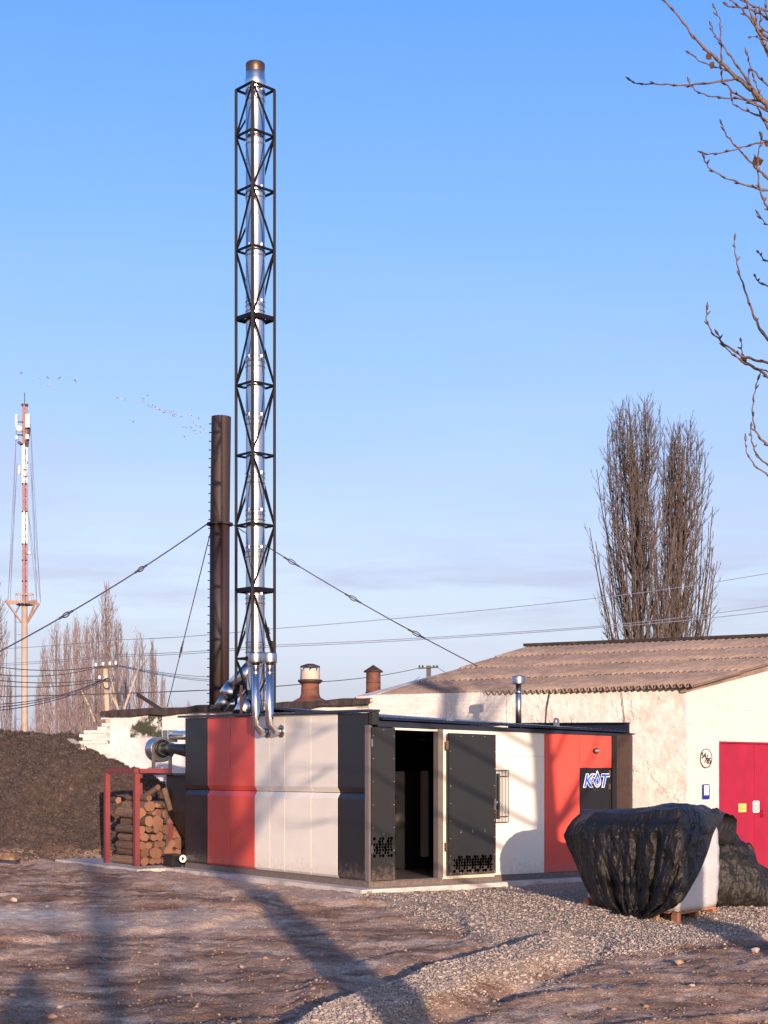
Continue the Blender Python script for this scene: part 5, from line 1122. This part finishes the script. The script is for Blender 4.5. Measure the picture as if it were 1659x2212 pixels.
# foreground twigs reaching in at upper right, carried by a tree outside the frame
FT = Vector((6.35, 6.2, -.2))
ftree = thing('near_tree', FT, 'bare branches with dark buds reaching in at the upper right', 'tree')
FZ = 7.6
def T4(cx, cy, dz=0): return at(1334 + cx * .4793, cy * .4793, FZ + dz)
TW = [([(208, 0), (285, 85), (340, 165), (400, 225), (470, 285), (530, 345), (600, 400), (650, 450), (700, 500)], .0050, .018),
      ([(55, 362), (90, 378), (150, 378), (220, 380), (280, 386), (360, 380), (470, 366), (545, 352)], .0035, .007),
      ([(322, 370), (350, 408), (400, 430), (470, 440), (560, 447), (650, 458), (700, 500)], .003, .007),
      ([(325, 238), (370, 275), (430, 300), (500, 318), (545, 352)], .0032, .006),
      ([(425, 115), (432, 150), (470, 200), (510, 255), (560, 325), (610, 400)], .003, .008),
      ([(438, 35), (462, 90), (465, 180), (470, 285)], .003, .006),
      ([(465, 305), (470, 360), (520, 415), (600, 462), (690, 505)], .003, .008),
      ([(510, 430), (520, 470), (580, 500), (640, 522), (700, 560)], .0028, .007),
      ([(590, 330), (595, 390), (620, 450), (650, 530), (700, 610)], .003, .008),
      ([(613, 345), (630, 395), (650, 450)], .0028, .006),
      ([(488, 15), (500, 30), (580, 35), (640, 60), (700, 100)], .003, .009), ([(510, 0), (560, 40), (610, 100), (650, 170), (700, 270)], .004, .011),
      ([(575, 0), (600, 60), (640, 140), (700, 190)], .004, .010), ([(620, 60), (625, 120), (655, 200), (690, 270)], .003, .008), ([(665, 0), (668, 60), (700, 120)], .003, .006),
      ([(560, 0), (600, 20), (660, 45), (700, 55)], .004, .008), ([(600, 165), (640, 168), (690, 190)], .002, .004), ([(645, 60), (640, 120), (700, 160)], .0025, .006),
      ([(585, 245), (595, 295), (640, 350), (700, 405)], .003, .007),
      ([(468, 555), (490, 610), (530, 655), (590, 720), (640, 770), (700, 825)], .0035, .009),
      ([(382, 690), (420, 695), (490, 685), (560, 665), (620, 648), (680, 635)], .003, .006),
      ([(388, 712), (410, 755), (470, 795), (550, 825), (630, 850), (700, 865)], .0035, .008),
      ([(645, 600), (655, 630), (700, 650)], .003, .005), ([(650, 628), (635, 680), (630, 760), (640, 850), (665, 920), (700, 960)], .003, .008),
      ([(638, 968), (655, 995), (700, 1030)], .003, .005), ([(635, 1135), (655, 1165), (700, 1195)], .003, .005), ([(618, 1245), (640, 1275), (700, 1295)], .003, .006),
      ([(526, 1078), (530, 1140), (545, 1220), (575, 1310), (605, 1400), (640, 1480), (700, 1560)], .0035, .010),
      ([(403, 1390), (400, 1440), (425, 1500), (480, 1550), (560, 1605), (630, 1625), (700, 1640)], .0035, .009),
      ([(453, 1505), (465, 1540), (520, 1600), (590, 1645), (640, 1670), (700, 1715)], .003, .008), ([(558, 1540), (560, 1590), (565, 1610)], .003, .004), ([(565, 1625), (620, 1655), (700, 1685)], .003, .006),
      ([(632, 1708), (615, 1780), (607, 1860), (620, 1940), (650, 1985), (700, 2020)], .003, .008),
      ([(600, 1925), (605, 1990), (625, 2050), (700, 2115)], .003, .007), ([(576, 1982), (582, 2040), (615, 2095), (700, 2160)], .003, .006)]
mbB = MB(); buds = MB(); limb_ends = []
for i, (pts, ra, rb) in enumerate(TW):
    dz0 = random.uniform(-.25, .25); P3 = []
    for k_ in range(len(pts) - 1):
        for s_ in range(5):
            f = s_ / 5; x = pts[k_][0] * (1 - f) + pts[k_ + 1][0] * f; y = pts[k_][1] * (1 - f) + pts[k_ + 1][1] * f; kk = k_ * 5 + s_
            P3.append(T4(x + 2.2 * math.sin(kk * 1.9 + i), y + 2.2 * math.cos(kk * 1.3 + i * 2), dz0 * (1 - kk / (5 * len(pts)))))
    P3.append(T4(*pts[-1])); n = len(P3)
    mbB.tube(P3, [(ra + (rb - ra) * (j / (n - 1)) ** 1.4) * .78 * (1 + (.35 if j % 4 == 2 else 0)) for j in range(n)], 6)
    d = (P3[0] - P3[2]).normalized(); buds.tube([P3[0] - d * .005, P3[0] + d * .012, P3[0] + d * .035], [.004, .0068, .001], 6)
    for j in range(3, n - 2, 4):
        dd = (P3[j] - P3[j + 1]).normalized(); a, b = frame(dd); sgn = (1 if (j // 4) % 2 else -1); q = P3[j]; e = (dd + a * sgn * .8).normalized(); buds.tube([q, q + e * .012, q + e * .028], [.0045, .005, .001], 5)
    if pts[-1][0] >= 678: limb_ends.append(P3[-1])
mbB.build('twigs', m_fg, ftree, fix=False); buds.build('buds', m_fg, ftree, fix=False, kind='stuff')
# limbs outside the frame joining the shoots to the trunk
mbT = MB(); trunk = [Vector((FT.x + .12 * math.sin(i * .8), FT.y, -.3 + i * 1.1)) for i in range(10)]; mbT.tube(trunk, [.30 - .022 * i for i in range(10)], 12); mbT.build('trunk', m_barkb, ftree)
mbL = MB()
hubs = []
for zc_ in (3.2, 4.0, 4.6, 5.2, 5.8):
    st = Vector((FT.x + .1, FT.y, zc_ - 1.3)); hub = Vector((2.55, 7.4, zc_)); hubs.append(hub); m_ = st.lerp(hub, .5) + UZ * -.1
    mbL.tube([st, m_, hub], [.045, .03, .014], 7)
for e in limb_ends:
    hub = min(hubs, key=lambda h_: (h_ - e).length); mbL.tube([e, e.lerp(hub, .5) + UZ * -.03, hub], [.007, .008, .012], 6)
mbL.build('limbs', m_barkb, ftree)
mbL = MB(); random.seed(3)
for i in range(26):
    s = trunk[3 + i % 6] + UZ * random.uniform(0, 1); a = random.uniform(-1.2, 2.2); branchy(mbL, s, Vector((math.cos(a), math.sin(a) * .6, 1.1)), random.uniform(1.5, 3.2), .05, 5, 5, .5, .15)
mbL.build('branches', m_barkb, ftree, fix=False)
for cx_, cy_, s in ((412, 255, 17), (427, 294, 17), (630, 725, 24), (675, 645, 16), (568, 1622, 22)):
    mb = MB(); c = T4(cx_, cy_); u_ = s * .4793 * FZ / FP; rg = random.Random(cx_)
    vs = [c + Vector((math.cos(a) * u_ * rg.uniform(.6, 1.1), rg.uniform(-.6, .6) * u_, math.sin(a) * u_ * rg.uniform(.7, 1.2))) for a in np.linspace(0, 6.28, 9)[:-1]] + [c + Vector((0, -.5 * u_, 0)), c + Vector((0, .5 * u_, 0))]
    mb.add(vs, [(8, k, (k + 1) % 8) for k in range(8)] + [(9, (k + 1) % 8, k) for k in range(8)]); mb.build('dead_leaf', m_leaf, ftree)

# trees behind the camera whose long shadows cross the yard, and a pillar added for its shadow
def rear_tree(x0, y, r0, hgt, label, seed, lean=0, nb=9, fork=None):
    rg = random.Random(seed); random.seed(seed); x = x0 - .2127 * y; t_ = thing('bare_tree', (x, y, -.1), label, 'tree', 'bare trees behind the photographer')
    st = [Vector((x + lean * i * .1 + .10 * math.sin(i * 1.3 + seed), y, -.2 + hgt * i / 9)) for i in range(10)]
    MB().tube(st, [r0 * (1 - .07 * i) for i in range(10)], 12).build('trunk', m_barkb, t_)
    mb = MB()
    for i in range(nb):
        s = st[3].lerp(st[9], rg.random()); a = rg.uniform(0, 6.28); q, d = branchy(mb, s, Vector((math.cos(a), math.sin(a), rg.uniform(.5, 1.4))), rg.uniform(1.2, 3.0), r0 * .28, 6, 5, .5, .2)
        for k_ in range(4): branchy(mb, q[2 + k_ % 3], d + Vector((rg.uniform(-1, 1), rg.uniform(-1, 1), rg.uniform(0, .6))), rg.uniform(.6, 1.5), r0 * .1, 4, 3, .4, .2)
    mb.build('branches', m_barkb, t_, fix=False); return t_
rear_tree(2.80, -2.5, .33, 9, 'bare tree whose broad trunk shadow crosses the middle of the yard', 4, lean=.0)
rear_tree(.55, -24, .26, 8, 'bare tree whose faint shadow falls on the left of the yard', 9)
pp = thing('shadow_pillar', (-.30 + .2127 * 7.5, -7.5, -.1), 'unseen square pillar added to cast the shadow on the lower left yard', 'pillar')
xp = -.30 + .2127 * 7.5  # unseen pillar invented to throw the dark shadow at lower left
MB().abox(xp - .2, xp + .2, -7.7, -7.3, -.2, 2.75).build('shaft', m_conc, pp, bevel=.02)
MB().abox(xp - .1, xp + .1, -7.6, -7.4, 2.752, 2.95).build('cap', m_conc, pp, bevel=.02)

# ------------------------------------------------------------------ telecom mast
MZ = 120.0; u = MZ / FP; mx = px(53, MZ)
mast = thing('telecom_mast', (mx, MZ, -.3), 'tall red and white telecom mast with antennas on a tube pylon', 'mast')
my = lambda y: zy(y, MZ)
MB().tube([(mx, MZ, -.3), (mx, MZ, my(1310))], [7.5 * u, 6.3 * u], 14).build('tube', m_mtube, mast)
secs = [(1310, 1160, m_mred), (1160, 1116, m_mwhite), (1116, 1040, m_mred), (1040, 948, m_mwhite), (948, 876, m_mred)]
hw = 5.4 * u
secs = [(1310, 1255, m_mred), (1255, 1210, m_mred), (1210, 1175, m_mred), (1175, 1105, m_mwhite), (1105, 1045, m_mred), (1045, 960, m_mwhite), (960, 876, m_mred)]
tri = [(-.85 * hw, .4 * hw), (.85 * hw, .4 * hw), (.1 * hw, -1.0 * hw)]
for ya, yb, m in secs:
    za, zb_ = my(ya), my(yb); mb = MB()
    for x, y in tri: mb.bar((mx + x, MZ + y, za), (mx + x, MZ + y, zb_), .10)
    nn = max(2, int((zb_ - za) / .55))
    for i in range(nn):
        z0, z1 = za + (zb_ - za) * i / nn, za + (zb_ - za) * (i + 1) / nn
        for k_ in range(3):
            a, b = tri[k_], tri[(k_ + 1) % 3]
            if i % 2: a, b = b, a
            mb.bar((mx + a[0], MZ + a[1], z0), (mx + b[0], MZ + b[1], z1), .035); mb.bar((mx + a[0], MZ + a[1], z0), (mx + b[0], MZ + b[1], z0), .035)
    mb.build('lattice_section', m, mast)
    MB().lathe((mx, MZ, zb_), [(hw * .6, -.03), (hw * 1.15, -.03), (hw * 1.15, .03), (hw * .6, .03)], 8).build('joint_plate', m_darkm, mast)
mb = MB(); mb.bar((mx, MZ + .1, my(1310)), (mx, MZ + .1, my(890)), .2, .08); mb.build('cable_ladder', m_twire, mast)
MB().bar((mx, MZ, my(880)), (mx, MZ, my(848)), .05).build('lightning_rod', m_darkm, mast)
MB().abox(mx - 6 * u, mx + 7 * u, MZ - .2, MZ + .2, my(877), my(873)).build('top_plate', m_darkm, mast)
for x0, x1, y0, y1 in ((36, 40.5, 898, 925), (57.5, 67, 897, 926), (36.5, 42, 944, 952), (58, 65, 941, 951), (53, 59, 1008, 1016), (53, 60, 1020, 1030), (43, 47, 1008, 1026), (60, 64, 995, 1000), (63, 69, 1193, 1199)):
    MB().abox(px(x0, MZ), px(x1, MZ), MZ - .5, MZ - .2, my(y1), my(y0)).build('panel_antenna', m_mwhite, mast, bevel=.02)
MB().lathe((px(45.5, MZ), MZ - .55, my(930)), [(7 * u, 0), (7 * u, .12), (6 * u, .2), (0, .22)], 20, Vector((0, -1, 0))).build('dish_antenna', m_mwhite, mast)
mb = MB(); mb.bar((px(37, MZ), MZ - .1, my(912)), (px(66, MZ), MZ - .1, my(912)), .08); mb.bar((px(38, MZ), MZ - .1, my(940)), (px(66, MZ), MZ - .1, my(940)), .1); mb.bar((px(41, MZ), MZ, my(960)), (px(45, MZ), MZ, my(955)), .3); mb.bar((px(63, MZ), MZ, my(925)), (px(58, MZ), MZ, my(965)), .2); mb.bar((px(55, MZ), MZ, my(1197)), (px(66, MZ), MZ, my(1197)), .07); mb.build('antenna_brackets', m_darkm, mast)
MB().lathe((mx, MZ, my(1306)), [(5 * u, -.05), (18 * u, -.05), (18 * u, .06), (5 * u, .06)], 18).build('platform', m_darkm, mast)
mb = MB(); mb.lathe((mx, MZ, my(1284)), [(19.6 * u, -.03), (19.8 * u, 0), (19.6 * u, .03)], 18)
for k_ in range(14): a = k_ / 14 * 6.283; mb.bar((mx + 18 * u * math.cos(a), MZ + 18 * u * math.sin(a), my(1306)), (mx + 19.6 * u * math.cos(a), MZ + 19.6 * u * math.sin(a), my(1284)), .035)
mb.build('railing', m_morange, mast)
mb = MB()
for s, xe, ye in ((-1, 17, 1300), (1, 89, 1307), (1, 83, 1300), (-1, 22, 1306)):
    mb.bar(Vector((mx, MZ, my(1302))), Vector((px(xe, MZ), MZ - .8, my(ye))), .16); mb.bar(Vector((mx + s * 5 * u, MZ, my(1346))), Vector((px(xe, MZ), MZ - .8, my(ye))), .12)
mb.build('outrigger', m_morange, mast)
mb = MB()
for xt, yt in ((36, 915), (37, 1000), (66, 915), (66, 1000), (60, 1100)):
    for xb_ in ((17, 22) if xt < 53 else (80, 88)): mb.tube([Vector((px(xt, MZ), MZ, my(yt))), Vector((px(xb_, MZ), MZ, my(1303)))], .018, 4, caps=False)
mb.build('guy_wire', m_twire, mast)
mb = MB(); mb.bar((px(33, MZ), MZ, -.3), (px(33, MZ), MZ, my(1325)), .12); mb.bar((px(33, MZ), MZ, my(1325)), (px(42, MZ), MZ, my(1308)), .12)
for i in range(14): mb.bar((px(33, MZ), MZ, 1 + i * .95), (px(50, MZ), MZ, 1 + i * .95), .04)
mb.build('side_ladder', m_twire, mast)

# ------------------------------------------------------------------ power poles and wires
PZ = 46.0; u = PZ / FP
pl = thing('power_pole', at(234, 1600, PZ), 'leaning pale concrete power pole with two crossarms on the left', 'power pole', 'power poles')
MB().bar(at(235.5, 1600, PZ), at(228.5, 1441, PZ), 14 * u * .9, 9 * u).build('shaft', m_pole, pl, bevel=.02)
MB().bar(at(206, 1442, PZ - .12), at(252, 1439, PZ - .12), .07).build('crossarm', m_capr, pl); MB().bar(at(215, 1469, PZ - .12), at(237, 1471, PZ - .12), .06).build('crossarm', m_capr, pl)
for x, y in ((207, 1440), (222, 1438), (237, 1437), (250, 1436), (215, 1467), (229, 1467)):
    MB().lathe(at(x, y, PZ - .12), [(.02, 0), (.045, .02), (.03, .05), (.045, .07), (.02, .11), (0, .115)], 8).build('insulator', m_paper, pl)
mb = MB(); c = at(231, 1476, PZ - .2); mb.tube([c + Vector((.12 * math.cos(a), 0, .16 * math.sin(a))) for a in np.linspace(0, 6.28, 14)], .012, 5); mb.build('cable_loop', m_darkm, pl)
def wire(pts, r, label, m=m_wire, sag=0): return cable(pts, r, 'overhead_wire', m, None, sag * .4, (), label=label, cat='wire', group='overhead wires')
for i, (x0, y0, x1, y1, s) in enumerate(((-60, 1432, 207, 1440, .35), (-60, 1450, 222, 1438, .5), (-60, 1463, 215, 1467, .3), (-60, 1475, 229, 1467, .4), (-60, 1522, 217, 1470, .5), (-60, 1530, 220, 1470, .5), (-60, 1538, 223, 1472, .5))):
    wire([at(x0, y0, PZ - 12), at(x1, y1, PZ - .12)], .011, 'overhead wire running left from the leaning pole, %s' % ['the top one', 'second from top', 'from the lower crossarm', 'just below the lower crossarm', 'upper of three sagging to the left', 'middle of three sagging to the left', 'lowest of three sagging to the left'][i], sag=s)
for i, dy in enumerate((0, 6, 10)): wire([at(252, 1436 + dy * .2, PZ), at(470, 1463 + dy, 60)], .011, 'thin overhead wire running right from the leaning pole, %s' % ['the top one', 'the middle one', 'the lowest one'][i], m_twire, .2)
wire([at(-60, 1506, 40), at(470, 1490, 44), at(660, 1477, 46)], .014, 'dark overhead wire crossing the poplars to the vents', sag=.05)
wire([at(690, 1473, 60), at(905, 1443, 78)], .016, 'overhead wire from the octagonal vent to the small dark pole', m_wire, .25)
p2 = thing('power_pole', at(925, 1520, 80), 'small dark power pole with a wide crossarm behind the roof', 'power pole', 'power poles'); u = 80 / FP
MB().bar(at(926, 1600, 80), at(926, 1438, 80), 10 * u).build('shaft', m_darkm, p2); MB().bar(at(904, 1444, 79.8), at(947, 1441, 79.8), 3 * u).build('crossarm', m_darkm, p2)
for x in (906, 913, 937, 944): MB().lathe(at(x, 1442, 79.8), [(.03, 0), (.07, .03), (.03, .12), (0, .14)], 6).build('insulator', m_darkm, p2)
wire([at(945, 1442, 79.8), at(985, 1462, 70)], .014, 'short wire dropping right from the small dark pole', m_twire, .1); wire([at(906, 1462, 79.8), at(880, 1480, 70)], .014, 'short wire dropping left from the small dark pole', m_twire, .05)
p3 = thing('power_pole', at(583, 1520, 50), 'slanted iron bracket pole with insulators seen through the lattice tower', 'power pole', 'power poles')
MB().bar(at(575, 1600, 50), at(580, 1420, 50), .16).build('shaft', m_pole, p3)
mb = MB(); mb.bar(at(577, 1362, 50), at(577, 1378, 50), .09); mb.bar(at(575, 1372, 50), at(584, 1398, 50), .05); mb.bar(at(573, 1419, 50), at(590, 1419, 50), .06); mb.bar(at(583, 1396, 50), at(587, 1422, 50), .05); mb.build('bracket', m_darkm, p3)
for x, y in ((578, 1364), (579, 1370), (584, 1393), (590, 1394), (588, 1400)): MB().lathe(at(x, y, 49.9), [(.04, 0), (.08, .03), (.04, .09), (.07, .12), (0, .15)], 8).build('insulator', m_darkm, p3)
for i, (y0, y1, y2, yl) in enumerate(((1359, 1292, 1228, 1392), (1394, 1353, 1300, 1424), (1398, 1356, 1313, 1428))):
    nm = ['top', 'middle', 'lowest'][i]
    wire([at(580, y0, 50), at(1290, y1, 47), at(1720, y2, 46)], .011, 'long thin power line crossing to the right edge, the %s one' % nm, m_twire, .12)
    wire([at(580, y0, 50), at(250, yl - 10, 60), at(-60, yl + 12, 72)], .010, 'faint power line fading to the left behind the chimney, the %s one' % nm, m_twire, .15)

# ------------------------------------------------------------------ birds
def bird_mesh(fl, m):
    mb = MB(); mb.tube([(-.22, 0, 0), (-.1, 0, .02), (.05, 0, .02), (.18, 0, .03), (.26, 0, .02)], [.01, .05, .06, .04, .008], 6)
    for s in (-1, 1): mb.add([(.10, 0, .03), (-.06, 0, .02), (-.10, s * .28, .03 + fl * .6), (.06, s * .3, .03 + fl * .7), (-.1, s * .56, .03 + fl)], [(0, 1, 2, 3), (3, 2, 4)])
    mb.add([(-.2, 0, .005), (-.33, .06, 0), (-.33, -.06, 0)], [(0, 1, 2)]); return mb.mesh('bird', m)
BM = [bird_mesh(.22, m_bird), bird_mesh(-.08, m_birdw), bird_mesh(.1, m_bird), bird_mesh(.3, m_birdw)]
BP = [(45, 808), (75, 817), (105, 817), (107, 833), (127, 818), (163, 822), (252, 861), (262, 863), (270, 864), (288, 911), (320, 855), (312, 862), (321, 877), (327, 880), (335, 880), (340, 884), (345, 886), (350, 885), (356, 890), (362, 887), (368, 892), (372, 888), (378, 896), (385, 897), (390, 901), (396, 922), (402, 924), (412, 899), (414, 925), (420, 930), (428, 905), (426, 921), (432, 924), (438, 922), (440, 927), (434, 935), (398, 944), (425, 936), (330, 876), (352, 893), (308, 868), (418, 912), (374, 899)]
for i, (x, y) in enumerate(BP):
    s = 1.0 if x > 200 else 1.3
    lab = 'one of the scattered small birds strung out above the telecom mast' if x < 200 else ('small pale birds trailing at the head of the long flock left of the chimney' if x < 300 else 'tiny bird in the dense flock just left of the chimney top')
    inst('bird', BM[i % 4], None, Matrix.Translation(at(x, y, 170)) @ Matrix.Rotation(random.uniform(-.9, .9) + (0 if i % 2 else 3.0), 4, 'Z') @ Matrix.Rotation(random.uniform(-.5, .5), 4, 'X') @ Matrix.Scale(s * .62, 4), lab.replace('birds trailing', 'bird trailing'), 'bird', 'birds flying in a loose flock')
print('objects', len(bpy.data.objects))
